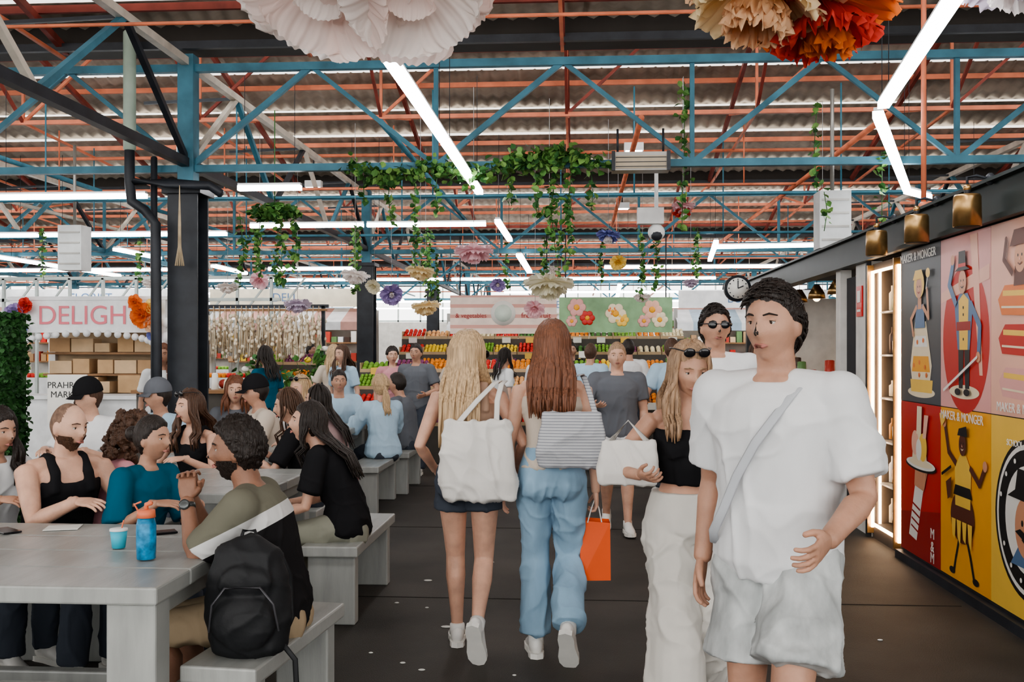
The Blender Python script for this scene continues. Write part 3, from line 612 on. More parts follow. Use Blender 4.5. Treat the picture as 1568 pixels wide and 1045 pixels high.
o.tube([(-4.02,8.7,3.06),(-3.7,8.72,3.05),(-3.3,8.75,3.02),(-3.2,8.75,2.95)],.04,dk,12); o.tube([(-3.86,8.85,3.3),(-3.86,8.85,.1)],.03,dk,10)
o.build('drain_pipe')
o=MB(); st=M('straw_dry',(.45,.36,.24),var=.3)
for j in range(14):
    a=j*.45; o.tube([(0,0,0),(.01*math.cos(a),0,-.35),(.012*math.cos(a),.01*math.sin(a),-.55),(.04*math.cos(a),.03*math.sin(a),-.72)],.004,st,5)
o.build('dried_flower_bunch',(-3.56,8.70,3.02))
wl=M('wall_render',(.62,.60,.56),rough=.8); wf=M('window_frame_pale',(.50,.56,.54),rough=.5)
o=MB(); o.box((-4.5,44,1.4),(36,.2,2.8),wl); o.build('wall_back')
o=MB()
for j in range(37): o.box((-22+j,44,4.1),(.06,.08,2.6),wf)
for z in(2.85,3.8,4.6,5.3): o.box((-4.5,44,z),(36,.08,.07),wf)
o.build('window_1')
o=MB(); o.box((-22,20,1.0),(.2,50,2.0),wl); o.build('wall_left')
o=MB()
for j in range(40): o.box((-22,-4+j*1.25,3.4),(.08,.06,2.8),wf)
for z in(2.1,3.3,4.2): o.box((-22,20,z),(.08,50,.06),wf)
o.build('window_2')
o=MB(); o.box((13,20,2.2),(.2,50,4.4),wl); o.build('wall_right')

# ------------------------------------------------------------------ lamps
led=M('led_diffuser',(1,1,1),emit=(.97,.98,1),es=18); hs_=M('lamp_housing_white',(.75,.76,.76),rough=.4)
def tubelamp(p,q,w=.07):
    p=V(p);q=V(q); o=MB()
    o.beam(p,q,w,.045,led); o.beam(p+V((0,0,.035)),q+V((0,0,.035)),w*.8,.025,hs_)
    for f in(.1,.9): 
        c=p.lerp(q,f); o.rod(c+V((0,0,.05)),c+V((0,0,1.1)),.003,dk,5)
    o.build('linear_led_lamp')
for a,b_ in (((-1.02,5.0),(-1.0,7.4)),((-1.0,7.46),(-.98,9.9)),((-.98,12.1),(-.97,14.2)),((-.97,16.4),(-.97,20)),((1.66,4.45),(1.96,6.55)),((2.0,6.8),(3.2,9.95)),((3.25,10.1),(3.6,10.5)),
    ((-8.4,9.9),(-6.1,9.9)),((-6.05,9.9),(-4.40,9.9)),((-3.3,9.5),(-2.68,9.5)),((-9.8,13.2),(-7.4,13.2)),((-7.3,13.2),(-4.75,13.2)),((-4.15,12.4),(-2.7,12.4)),((-2.65,12.4),(-1.15,12.4)),
    ((-9.8,16.2),(-9.7,20.5)),((-7.2,15.1),(-7.15,16.6)),((-6.8,18.2),(-6.8,20)),((2.05,15.4),(3.7,15.2)),((2.0,14.6),(2.3,17.6)),((-9,22),(-3,22)),((-2.8,22),(3,22)),((-2,27),(4,27)),((4,22),(9,22)),((4.2,12),(8.5,12)),((-14,27),(-6,27)),
    ((-12,19),(-8,19)),((-6,19),(-4.3,19)),((.5,19),(5,19)),((-9,32),(8,32)),((-16,30),(-10,30)),((-9,37),(8,37)),((1.0,24),(1.2,31)),((-5.5,24),(-5.5,31))): tubelamp((a[0],a[1],3.12),(b_[0],b_[1],3.12),.07 if a[1]<15 else .10)
for x,y,z in((.7,12.6,4.1),(-4.6,11.5,3.9),(.75,17,4.0),(-3.9,14.5,4.0)):
    o=MB(); o.box((0,0,0),(.24,.12,.10),hs_); o.box((0,-.01,-.055),(.20,.10,.01),led); o.rod((0,0,.05),(0,0,.5),.01,dk); o.build('flood_lamp',(x,y,z))
o=MB(); mt=M('metal_grey',(.30,.29,.27),rough=.4,metal=.6); ht=M('heater_grille',(.45,.38,.28),rough=.5)
o.box((0,0,0),(.50,.18,.16),mt); o.box((0,-.093,-.01),(.44,.01,.11),ht)
for j in range(3): o.box((0,-.10,-.05+j*.04),(.44,.008,.006),dk)
for s_ in(-1,1): o.box((s_*.24,-.10,0),(.03,.03,.17),dk)
o.rod((-.2,0,.08),(-.2,0,.3),.01,dk); o.rod((.2,0,.08),(.2,0,.3),.01,dk); o.build('radiant_heater',(.55,8.85,3.20))
o=MB(); o.ell((0,0,0),.085,hs_); o.ell((0,-.03,-.03),.06,dk); o.rod((0,0,.07),(0,0,.7),.02,hs_); o.box((-.06,0,.16),(.26,.12,.16),hs_); o.build('dome_camera',(.78,10,2.72))
for x,y in((2.50,10.0),(-6.3,12.1)):
    o=MB(); dw=M('duct_white',(.66,.68,.68),rough=.5); o.box((0,0,0),(.30,.26,.56),dw)
    for q in range(4): o.box((0,-.133,-.2+q*.13),(.26,.008,.02),mt)
    o.rod((0,0,.28),(0,0,1.3),.02,mt); o.build('air_duct_box',(x,y,2.82))

# ------------------------------------------------------------------ flowers / foliage
def petal(mb,base,D,Up,Ln,W,mat,curl=.3,ruf=.06,freq=9,nu=12,nv=7,sh=.55):
    D=V(D).normalized();Up=V(Up); Up=(Up-D*Up.dot(D)).normalized(); S=D.cross(Up); ph=random.random()*6; vs=[];fs=[]
    for j in range(nv+1):
        s_=j/nv; wd=W*(s_**sh)*(1 if s_<.75 else math.sqrt(max(0.03,1-((s_-.75)/.27)**2*.55)))
        for i in range(nu+1):
            u=i/nu*2-1; r=ruf*s_**1.5*Ln*(math.sin(u*freq+ph)+.5*math.sin(u*freq*2.3+ph*2)+.4*math.sin(u*freq*.6+s_*9+ph))
            L_=Ln*s_*(1-.16*u*u*s_)+ruf*.7*Ln*s_*s_*math.sin(u*freq*1.7+ph)
            vs.append(V(base)+D*L_+S*wd*u*.5+Up*(curl*Ln*s_*s_+r+ .12*Ln*u*u*s_))
    for j in range(nv):
        for i in range(nu): a=j*(nu+1)+i; fs.append((a,a+1,a+nu+2,a+nu+1))
    mb.add(vs,fs,mat,True)
def flower(name,loc,R,mats,axis=(0,-.7,-.5),layers=((82,7,1.),(55,6,.8),(28,5,.55)),cen=None,ruf=.05,curl=.2,nu=12,wire=True,wid=.95,freq=9):
    mb=MB(); A=V(axis).normalized(); S=A.orthogonal().normalized(); T=A.cross(S)
    for li,(tilt,n,sc) in enumerate(layers):
        t=math.radians(tilt)
        for k in range(n):
            a=2*math.pi*(k+li*.5)/n+random.uniform(-.12,.12); rad=S*math.cos(a)+T*math.sin(a); D=A*math.cos(t)+rad*math.sin(t)
            petal(mb,A*.02*li*R,D,A,R*sc*random.uniform(.9,1.05),R*sc*wid,mats[li%len(mats)],curl,ruf,nu=nu,nv=7 if nu<20 else 12,freq=freq)
    if cen: mb.ell(A*R*.12,R*.13,cen,10,8)
    if wire: mb.rod((0,0,0),(0,0,max(.5,4.2-loc[2])),.003,M('wire',(.3,.3,.3)),5)
    return mb.build(name,loc)
def pf(n,c,tr=.45): return M('petal_'+n,c,rough=.8,var=.06,scale=4,trans=tr,spec=.1)
pw=pf('white',(.90,.85,.82),.5); pp=pf('blush',(.90,.78,.74),.5); pe=pf('peach',(.88,.60,.38)); po=pf('orange',(.78,.22,.06)); py=pf('yellow',(.88,.68,.22)); ppk=pf('pink',(.85,.58,.62)); ppu=pf('purple',(.38,.30,.55)); pbl=pf('blue',(.22,.25,.55)); pcr=pf('cream',(.84,.80,.64)); prd=pf('red',(.66,.08,.06)); plil=pf('lilac',(.72,.64,.76)); pyl=pf('pale_yellow',(.88,.74,.48))
flower('giant_paper_flower_white',(-1.14,4.5,3.27),.44,[pw,pp],axis=(-.1,-.55,-.8),layers=((80,6,1.),(60,5,.9),(30,3,.5)),ruf=.020,curl=.04,nu=60,wid=1.25,freq=17)
flower('giant_paper_flower_white',(-.76,4.5,3.27),.44,[pp,pw],axis=(.1,-.55,-.8),layers=((80,6,1.),(60,5,.9),(30,3,.5)),ruf=.020,curl=.04,nu=60,wid=1.25,freq=17)
flower('giant_paper_flower_orange',(.82,4.5,3.22),.38,[pe,pyl,pe],axis=(-.15,-.1,-1),layers=((88,8,1.),(60,7,.92),(30,7,.85),(40,6,.7)),ruf=.07,curl=.05,nu=36,wid=.85,freq=13)
flower('giant_paper_flower_orange',(1.10,4.62,3.17),.36,[po,prd,po],axis=(.1,-.1,-1),layers=((75,8,1.),(45,7,.95),(20,5,.8)),ruf=.09,curl=.0,nu=30,wid=.75,freq=12)
flower('giant_paper_flower_lilac',(2.0,4.6,3.30),.30,[plil,pw],axis=(0,-.1,-1),ruf=.04,nu=30,freq=14)
for c,x,y,z,r,ax in((ppk,-1.05,10,2.56,.20,1),(pyl,-1.75,11,2.44,.17,1),(pcr,-.30,10.5,2.27,.27,1),(pbl,.35,11.5,2.88,.15,1),(prd,1.02,9.8,2.90,.10,1),(py,.5,12.5,2.66,.12,0),(py,2.6,10.8,2.74,.11,0),
    (pw,-2.6,11.5,2.44,.17,1),(ppu,-2.55,13.5,2.33,.18,0),(pyl,-2.0,13,2.14,.2,1),(plil,-4.0,14,2.22,.20,1),(ppk,-3.9,12,2.42,.13,0),(pw,-5.2,14.5,2.5,.16,1),(ppk,-.6,14,2.15,.16,0),(plil,1.4,12.5,2.4,.11,1),(pw,-6.6,15,2.6,.14,1),(ppu,-1.2,15,2.55,.13,0),(pw,.9,14,2.3,.13,1),(ppk,1.02,9.75,2.95,.12,1),(pw,-.4,16.5,2.9,.14,1),(pcr,-3.3,16,2.6,.15,0)):
    flower('paper_flower',(x,y,z),r,[c,c,pw if c in(pbl,ppu,prd) else c],cen=py if not ax else None,axis=(random.uniform(-.3,.3),-.7,-.4) if not ax else (random.uniform(-.2,.2),-.25,-1),layers=((78,7,1.),(50,6,.8),(25,4,.55)) if not ax else ((100,7,1.),(75,6,.85),(40,5,.7)),nu=16,ruf=.06)
gl=[M('leaf_green_a',(.085,.20,.05),rough=.5,var=.3),M('leaf_green_b',(.04,.12,.035),rough=.5,var=.3),M('leaf_green_c',(.16,.30,.08),rough=.5,var=.3)]
def leaf(mb,c,s,mats=None):
    R=Matrix.Rotation(random.uniform(0,6.28),3,'Z')@Matrix.Rotation(random.uniform(-1.2,1.2),3,'X')@Matrix.Rotation(random.uniform(-1,1),3,'Y')
    vs=[V((0,-.5,0)),V((-.38,-.25,.08)),V((-.42,.1,.1)),V((0,.6,-.05)),V((.42,.1,.1)),V((.38,-.25,.08)),V((0,0,0))]
    mb.add([V(c)+R@(v*s) for v in vs],[(0,6,2,1),(6,3,2),(0,5,4,6),(6,4,3)],random.choice(mats or gl))
def vine(name,pts,dens=70,spread=.05,size=.055,mats=None):
    mb=MB(); pts=[V(p) for p in pts]
    for a,b in zip(pts,pts[1:]):
        mb.rod(a,b,.004,gl[1],5); L_=(b-a).length
        for k in range(int(L_*dens)):
            c=a.lerp(b,random.random())+V([random.gauss(0,spread) for _ in range(3)]); leaf(mb,c,size*random.uniform(.7,1.3),mats)
    mb.build(name)
vine('ivy_garland',[(-2.1,8.93,3.20),(-1.7,8.93,3.10),(-1.3,8.93,3.20),(-.9,8.93,3.12),(-.55,8.93,3.24),(-.1,8.93,3.28),(.25,8.93,3.20)],300,.05,.062)
vine('ivy_garland',[(-.62,8.90,3.24),(.0,8.90,3.27)],420,.055,.066)
for x,y,z0,z1,d in((-1.70,9,3.2,2.70,60),(-1.28,9,3.2,2.8,60),(-1.5,9.1,3.1,2.3,45),(-.20,9,3.2,2.42,75),(-.05,9,3.2,2.50,75),(-.6,9,3.15,2.85,60),(-.35,9,3.15,2.75,60),(.12,9,3.15,2.8,50),(-1.95,9,3.15,2.9,50),(.95,9,3.95,3.0,35),(.93,9,3.0,2.6,25),(2.12,9,3.75,2.95,35),(2.18,9,2.95,2.6,30),(2.68,9,3.3,2.65,30),(-.12,9,2.5,2.3,40),
    (-3.4,10.5,3.0,2.35,50),(-3.2,10.5,3.0,2.25,50),(-3.05,10.5,3.0,2.4,50),(-3.6,10.4,3.0,2.2,40),(-2.95,13,3.1,2.3,50),(-2.0,13,3.1,2.4,50),(-1.9,12.8,3.1,2.2,50),(.8,13,3.1,2.2,50),(1.0,13,3.1,2.3,50),(-.4,12,2.9,2.2,50),(1.6,13.5,3.2,2.5,40),(-5.5,13.5,3.2,2.5,40),(-7.2,13,3.2,2.5,40),(-.25,14,3.2,2.4,50),(2.9,12,3.3,2.65,30),
    (-1.2,17,3.4,2.6,50),(-2.4,17,3.3,2.4,50),(.4,17,3.4,2.7,50),(1.9,16,3.4,2.7,50),(-4.6,15,3.2,2.5,50),(-2.7,12,3.1,2.3,50),(-4.3,13,3.2,2.4,50),(-6.3,14,3.2,2.5,40)):
    vine('hanging_vine',[(x,y,z0),(x+random.uniform(-.05,.05),y,(z0+z1)/2),(x,y,z1)],d*1.4,.026,.062)
def ball(name,c,r,n,size=.07,mats=None):
    mb=MB()
    for k in range(n):
        d=V([random.gauss(0,1) for _ in range(3)]).normalized()*random.uniform(.5,1); leaf(mb,V((d.x*r[0],d.y*r[1],d.z*r[2])),size*random.uniform(.7,1.3),mats)
    mb.rod((0,0,0),(0,0,1.1),.006,gl[1],5); return mb.build(name,c)
ball('ivy_basket',(-3.25,10.5,3.02),(.28,.2,.10),340)
mb=MB(); mb.box((0,0,.9),(.95,.32,1.8),gl[1])
for k in range(6500):
    f=random.random()
    if f<.7: c=(random.uniform(-.5,.5),-.17,random.uniform(0,1.84))
    elif f<.85: c=(.49,random.uniform(-.18,.18),random.uniform(0,1.84))
    else: c=(random.uniform(-.5,.5),random.uniform(-.18,.18),1.82)
    leaf(mb,V(c)+V([random.gauss(0,.012) for _ in range(3)]),.045,[gl[1],gl[1],M('leaf_dark',(.02,.06,.02))])
mb.build('box_hedge',(-5.12,7.95,0))

# ------------------------------------------------------------------ right-hand kiosk
bm=M('beam_green_black',(.020,.030,.030),rough=.45); board=M('board_dark',(.03,.03,.03))
def text(s_,loc,rot,size,mat,parent=None,align='CENTER',sx_=1.,ext=.001):
    c=bpy.data.curves.new('lettering','FONT'); c.body=s_; c.size=size; c.align_x=align; c.align_y='CENTER'; c.extrude=ext; c.materials.append(mat)
    ob=bpy.data.objects.new('lettering',c); COL.objects.link(ob); ob.location=loc; ob.rotation_euler=rot; ob.scale=(sx_,1,1)
    if parent: ob.parent=parent; ob.matrix_parent_inverse=Matrix.Translation(-V(parent.location))
    return ob
RW=(math.radians(90),0,math.radians(-90)); RF=(math.radians(90),0,0)
o=MB(); o.box((2.46,5.55,1.14),(.10,4.1,2.28),board); o.build('wall_right_kiosk')
o=MB(); o.box((2.45,8.6,2.40),(.16,11.6,.22),bm); o.box((2.36,8.6,2.29),(.05,11.6,.03),bm); o.box((2.36,8.6,2.51),(.08,11.6,.02),bm); o.build('trim_2_kiosk_beam')
o=MB(); o.box((2.385,5.55,.03),(.05,4.1,.06),dk); o.build('baseboard_right')
o=MB(); o.box((3.6,8.6,2.56),(2.0,11.6,.06),gk); o.build('ceiling_kiosk')
class Poster:
    def __init__(s,yl,z0,w,h,bg):
        s.yl,s.z0,s.w,s.h=yl,z0,w,h; s.mb=MB(); s.k=0; s.mb.box((0,-w/2,h/2),(.008,w-.006,h-.006),bg)
    def poly(s,pts,mat):
        s.k+=1; x=-.0045-.0005*s.k; s.mb.add([(x,-u*s.w,v*s.h) for u,v in pts],[tuple(range(len(pts)))],mat)
    def oval(s,c,r,mat,a0=0,a1=360,n=28): 
        s.poly([(c[0]+r[0]*math.cos(math.radians(a0+(a1-a0)*i/n)),c[1]+r[1]*math.sin(math.radians(a0+(a1-a0)*i/n))) for i in range(n+(0 if a1-a0==360 else 1))],mat)
    def stroke(s,pts,w,mat):
        for (a,b) in zip(pts,pts[1:]):
            dx,dy=(b[0]-a[0])*s.w,(b[1]-a[1])*s.h; l=math.hypot(dx,dy) or 1; nx,ny=-dy/l*w/2/s.w,dx/l*w/2/s.h
            s.poly([(a[0]+nx,a[1]+ny),(b[0]+nx,b[1]+ny),(b[0]-nx,b[1]-ny),(a[0]-nx,a[1]-ny)],mat)
        for a in pts[1:]: s.oval(a,(w/2/s.w,w/2/s.h),mat,n=12)
    def face(s,c,r,mat,hm_):
        s.oval(c,(r/s.w,r*1.2/s.h),mat)
        for d in(-.35,.35): s.oval((c[0]+d*r/s.w,c[1]+.15*r/s.h),(.10*r/s.w,.13*r/s.h),pBk,n=10)
        s.stroke([(c[0]-.35*r/s.w,c[1]-.45*r/s.h),(c[0],c[1]-.6*r/s.h),(c[0]+.35*r/s.w,c[1]-.45*r/s.h)],.12*r,hm_)
        s.poly([(c[0]-.06*r/s.w,c[1]+.1*r/s.h),(c[0]+.2*r/s.w,c[1]-.25*r/s.h),(c[0]-.06*r/s.w,c[1]-.25*r/s.h)],pPe)
    def done(s,txt=()):
        ob=s.mb.build('poster',(2.404,s.yl,s.z0))
        for t,u,v,sz,m_ in txt: text(t,(2.404-.0055-.0005*s.k,s.yl-u*s.w,s.z0+v*s.h),RW,sz,m_,ob)
        return ob
def pr(n,c): return M('print_'+n,c,rough=.35,var=.04,spec=.4)
pG=pr('charcoal',(.075,.08,.088)); pR=pr('red',(.52,.03,.022)); pDR=pr('deep_red',(.33,.015,.015)); pPk=pr('pink',(.74,.37,.34)); pPe=pr('peach',(.80,.45,.34)); pY=pr('yellow',(.82,.38,.03)); pCr=pr('cream',(.80,.68,.48)); pBk=pr('black',(.015,.014,.014)); pBr=pr('brown',(.12,.035,.02)); pSk=pr('skin',(.62,.30,.18)); pW=pr('white',(.80,.78,.73)); pLY=pr('light_yellow',(.84,.54,.10)); pBl=pr('blue',(.10,.18,.32)); pOr=pr('orange',(.74,.19,.04))
w=.805
Z0,ZM,ZT=.08,1.17,2.27
P=Poster(7.58,ZM,w,ZT-ZM,pG)
P.oval((.53,.07),(.34,.035),pCr); P.poly([(.28,.07),(.80,.07),(.82,.15),(.26,.15)],pLY); P.poly([(.30,.15),(.76,.15),(.80,.24),(.66,.52),(.38,.52),(.26,.24)],pCr); P.poly([(.30,.20),(.76,.20),(.72,.30),(.34,.30)],pY); P.poly([(.36,.36),(.70,.36),(.66,.43),(.40,.43)],pW)
for u,v in((.36,.24),(.5,.26),(.64,.23),(.45,.39),(.6,.40),(.5,.18),(.68,.18)): P.oval((u,v),(.022,.016),pOr,n=12)
P.poly([(.62,.63),(.44,.63),(.39,.48),(.65,.48)],pBl); P.poly([(.47,.60),(.57,.60),(.56,.70),(.48,.70)],pSk)
P.stroke([(.45,.62),(.30,.54),(.36,.44)],.035,pSk); P.stroke([(.60,.62),(.75,.54),(.71,.72)],.035,pSk); P.oval((.52,.755),(.13,.085),pLY); P.face((.52,.735),.062,pSk,pDR); P.poly([(.38,.79),(.66,.79),(.60,.85),(.44,.85)],pLY)
P.stroke([(.71,.72),(.75,.80)],.012,pW); P.oval((.76,.82),(.05,.03),pLY)
P.done([('MAKER & MONGER',.5,.94,.085,pW)])
P=Poster(6.775,ZM,w,ZT-ZM,pPk)
P.oval((.52,.40),(.46,.42),pR,n=44); P.poly([(.02,.62),(.98,.72),(.98,.80),(.02,.68)],pPe); P.poly([(.62,.98),(.76,.98),(.86,.2),(.80,.2)],pPe)
P.oval((.50,.10),(.30,.04),pCr); P.poly([(.40,.12),(.48,.12),(.50,.36),(.39,.36)],pBk); P.poly([(.53,.12),(.61,.12),(.62,.36),(.51,.36)],pBk); P.poly([(.38,.34),(.62,.34),(.68,.58),(.58,.66),(.42,.66),(.32,.58)],pBl); P.poly([(.42,.34),(.58,.34),(.60,.62),(.50,.66),(.40,.62)],pLY); P.poly([(.36,.45),(.64,.45),(.64,.50),(.36,.50)],pDR)
for v in(.4,.54,.58): P.oval((.5,v),(.012,.009),pBk,n=10)
P.stroke([(.64,.60),(.82,.47),(.80,.32)],.05,pBl); P.stroke([(.36,.60),(.22,.72),(.30,.84)],.05,pBl); P.oval((.80,.30),(.04,.03),pSk); P.oval((.30,.86),(.04,.03),pSk)
P.face((.50,.725),.062,pSk,pBk); P.poly([(.36,.79),(.66,.79),(.58,.81),(.57,.90),(.44,.90),(.43,.81)],pBk); P.poly([(.43,.81),(.58,.81),(.58,.83),(.43,.83)],pR); P.oval((.42,.10),(.06,.02),pBk); P.oval((.60,.10),(.06,.02),pBk); P.stroke([(.12,.10),(.80,.30)],.018,pW)
P.done()
P=Poster(5.97,ZM,w,ZT-ZM,pPe)
for i,(c,y) in enumerate(((pPk,.08),(pR,.30),(pOr,.50))):
    P.poly([(.20,y+.02),(.85,y),(.95,y+.07),(.92,y+.16),(.25,y+.17),(.14,y+.10)],c); P.stroke([(.22,y+.13),(.90,y+.11)],.03,pLY); P.stroke([(.20,y+.06),(.88,y+.04)],.012,pCr)
P.poly([(.40,.66),(.62,.66),(.60,.76),(.42,.76)],pBr); P.face((.5,.80),.07,pSk,pBr); P.poly([(.35,.86),(.66,.86),(.60,.94),(.42,.94)],pBr); P.stroke([(.40,.72),(.26,.80),(.30,.90)],.035,pBr); P.stroke([(.62,.72),(.75,.82)],.035,pBr)
P.done([('MAKER & MONGER',.55,.045,.075,pW)])
P=Poster(7.58,Z0,w,ZM-Z0,pR)
P.poly([(0,0),(1,0),(1,.35),(0,.25)],pDR); P.poly([(.22,.12),(.42,.10),(.58,.42),(.66,.56),(.44,.57),(.36,.42)],pW)
for v in(.16,.21,.26,.31): P.stroke([(.22+v*.35,v+.03),(.42+v*.3,v)],.014,pDR)
P.poly([(.38,.46),(.62,.44),(.72,.58),(.40,.58)],pSk)
for u in(.44,.51,.58,.65): P.stroke([(u,.50),(u+.01,.58)],.035,pSk)
P.oval((.55,.60),(.38,.04),pBk); P.oval((.55,.61),(.36,.036),pW); P.oval((.55,.615),(.30,.024),pCr); P.poly([(.34,.62),(.72,.62),(.66,.80),(.40,.80)],pCr); P.oval((.42,.74),(.09,.08),pPe); P.oval((.62,.72),(.10,.09),pLY); P.oval((.52,.70),(.07,.07),pW); P.poly([(.46,.80),(.58,.80),(.60,.98),(.48,.98)],pCr); P.poly([(.62,.78),(.70,.78),(.76,.93),(.66,.93)],pPe)
P.done([('M',.86,.20,.10,pW),('&',.86,.12,.10,pW),('M',.86,.05,.10,pW)])
P=Poster(6.775,Z0,w,ZM-Z0,pY)
P.stroke([(.42,.28),(.34,.14),(.30,.06)],.03,pBk); P.stroke([(.55,.28),(.64,.16),(.70,.06)],.03,pBk); P.oval((.27,.05),(.06,.02),pBk); P.oval((.74,.05),(.06,.02),pBk)
P.oval((.48,.38),(.24,.15),pBr); P.poly([(.34,.44),(.64,.44),(.66,.66),(.56,.74),(.44,.74),(.33,.66)],pLY); P.poly([(.30,.50),(.68,.50),(.64,.56),(.34,.56)],pBk)
P.stroke([(.36,.68),(.20,.74),(.12,.90)],.04,pBr); P.stroke([(.64,.68),(.82,.60),(.92,.70)],.04,pBr); P.oval((.12,.91),(.04,.03),pSk); P.oval((.93,.71),(.04,.03),pSk)
for i in range(4): P.poly([(.28+i*.11,.36),(.37+i*.11,.36),(.35+i*.11,.24-.03*(i%2)),(.30+i*.11,.26)],pLY)
P.face((.51,.80),.058,pBr,pCr); P.poly([(.42,.85),(.62,.85),(.60,.91),(.45,.89)],pBk); P.poly([(.18,.56),(.30,.60),(.28,.48),(.22,.46)],pBr); P.poly([(.08,.88),(.16,.92),(.20,.98),(.04,.96)],pLY); P.stroke([(.30,.66),(.10,.60)],.02,pBk)
P.done([('MAKER & MONGER',.5,.955,.08,pW)])
P=Poster(5.97,Z0,w,ZM-Z0,pLY)
P.oval((.60,.50),(.52,.40),pBk,n=48); P.oval((.60,.50),(.49,.375),pW,n=48); P.oval((.60,.50),(.46,.35),pBk,n=48); P.oval((.60,.50),(.35,.27),pW,n=40); P.poly([(.34,.26),(.84,.26),(.74,.36),(.46,.36)],pBl); P.face((.58,.46),.14,pSk,pBk); P.poly([(.30,.60),(.92,.58),(.80,.64),(.76,.74),(.46,.75),(.42,.64)],pBk); P.poly([(.42,.43),(.50,.45),(.58,.43),(.66,.45),(.74,.43),(.58,.39)],pBk)
for k in range(14):
    a=math.radians(-150+k*24); P.oval((.60+.405*math.cos(a),.50+.31*math.sin(a)),(.018,.013),pW,n=10)
P.done([('SCHOOL OF CHEESE',.60,.87,.05,pW)])
br=M('brass',(.48,.30,.13),rough=.3,metal=.85,var=.2,scale=12)
for y in(5.85,6.70,7.58):
    o=MB(); o.tube([(0,0,.16),(0,0,.145),(0,0,-.02)],[.068,.075,.078],br,26,cap=.05); o.tube([(0,0,-.022),(0,0,-.026)],[.070,.070],M('lamp_inside_dark',(.05,.04,.03)),26,cap=.02)
    o.tube([(0,0,.16),(0,0,.21)],[.018,.018],dk,12); o.tube([(0,0,.20),(0,0,.26),(.05,0,.27),(.13,0,.25)],.009,dk,8); o.tube([(.12,0,.25),(.135,0,.25)],.035,dk,14); o.ell((0,0,.20),.022,br)
    o.build('gooseneck_wall_lamp',(2.22,y,2.27))
o=MB(); o.rod((2.40,7.1,2.52),(2.40,7.1,6.0),.018,orr,12); o.tube([(2.40,7.1,2.52),(2.40,7.1,2.56)],.035,orr,12); o.build('conduit_pipe')
wm=M('warm_led_strip',(1,.7,.4),emit=(1,.70,.45),es=11); cw=M('cabinet_dark',(.10,.08,.065)); o=MB()
o.box((2.95,7.62,1.15),(1.0,.03,2.2),cw); o.box((2.95,8.38,1.15),(1.0,.03,2.2),cw); o.box((3.4,8.0,1.15),(.03,.76,2.2),cw); o.box((2.9,8,.06),(.95,.76,.12),cw); o.box((2.9,8,2.22),(.95,.76,.06),cw)
for z in(.45,.8,1.15,1.5,1.85): o.box((2.92,8,z),(.9,.72,.015),M('shelf_glass',(.5,.5,.48),rough=.2))
for y in(7.66,8.34):
    o.box((2.41,y,1.14),(.02,.022,2.1),wm); o.box((2.40,y+.03,1.14),(.05,.02,2.2),br); o.box((2.47,y,1.14),(.02,.012,2.1),wm)
o.box((2.41,7.78,1.14),(.015,.012,2.1),wm); o.box((2.41,8,.12),(.02,.66,.02),wm); o.box((2.41,8,2.18),(.02,.66,.02),wm)
cols=[M('jar_'+n,c,rough=.25) for n,c in(('amber',(.50,.22,.06)),('cream',(.75,.65,.48)),('red',(.5,.07,.05)),('green',(.14,.25,.10)),('white',(.78,.77,.73)),('dark',(.08,.05,.04)))]
for z in(.13,.46,.81,1.16,1.51,1.86):
    for j in range(8):
        for xx in(2.56,2.75): 
            c_=random.choice(cols); hh=random.uniform(.12,.24); y=7.71+j*.083; o.tube([(xx,y,z+.01),(xx,y,z+hh*.7),(xx,y,z+hh*.8),(xx,y,z+hh)],[.033,.033,.016,.016],c_,10,cap=.1)
o.build('display_cabinet')
wp=M('wall_paint_white',(.72,.70,.66),rough=.6)
o=MB(); o.box((2.46,8.62,1.14),(.10,.42,2.28),wp); o.box((2.46,9.42,1.14),(.10,.16,2.28),wp); o.box((2.40,8.42,1.14),(.04,.03,2.28),dk); o.build('wall_right_white')
o=MB(); o.box((0,0,0),(.012,.16,.26),M('sign_red',(.65,.03,.03),rough=.3)); o.box((-.008,0,.04),(.002,.09,.10),pW); o.box((-.008,0,-.08),(.002,.10,.02),pW); o.build('fire_extinguisher_sign',(2.40,8.68,1.96))
o=MB(); o.box((2.49,9.085,1.1),(.05,.49,2.2),M('door_dark',(.03,.03,.035))); o.rod((2.45,8.9,.9),(2.45,8.9,1.2),.012,mt); o.build('door_1')
o=MB(); wd=M('timber_warm',(.28,.15,.07),rough=.5,var=.3,stretch=(1,1,8)); tl=M('counter_tile_white',(.68,.67,.64),rough=.25)
o.box((2.62,11.9,.55),(.40,4.6,1.1),tl); o.box((2.58,11.9,1.12),(.55,4.7,.05),wd); o.box((4.6,11.4,1.2),(.08,6,2.3),M('shop_back',(.20,.14,.09)))
for z in(1.3,1.65,2.0): o.box((4.4,11.6,z),(.3,5,.03),wd); o.box((4.30,11.6,z-.03),(.02,4.9,.015),wm)
for z in(1.32,1.67,2.02):
    for j in range(34): c_=random.choice(cols); y=9.3+j*.145; hh=random.uniform(.12,.2); o.tube([(4.38,y,z),(4.38,y,z+hh)],[.04,.035],c_,9,cap=.15)
for j in range(16): c_=random.choice(cols); y=9.8+j*.26; hh=random.uniform(.12,.34); o.tube([(2.62,y,1.15),(2.62,y,1.15+hh)],[.06,.05],c_,12,cap=.15)
o.box((2.45,14.35,1.12),(.12,.12,2.22),dk); o.box((3.5,14.45,1.15),(2.1,.06,2.25),wp)
o.build('cheese_shop_counter')
for y in(9.9,10.8,11.7,12.6):
    o=MB(); o.rod((0,0,0),(0,0,.22),.004,dk,5); o.tube([(0,0,0),(0,0,-.1),(0,0,-.16)],[.03,.09,.10],br,18,cap=.05); o.ell((0,0,-.15),.045,M('bulb_warm',(1,.8,.5),emit=(1,.75,.45),es=8)); o.build('pendant_lamp',(2.75,y,2.3))
o=MB()
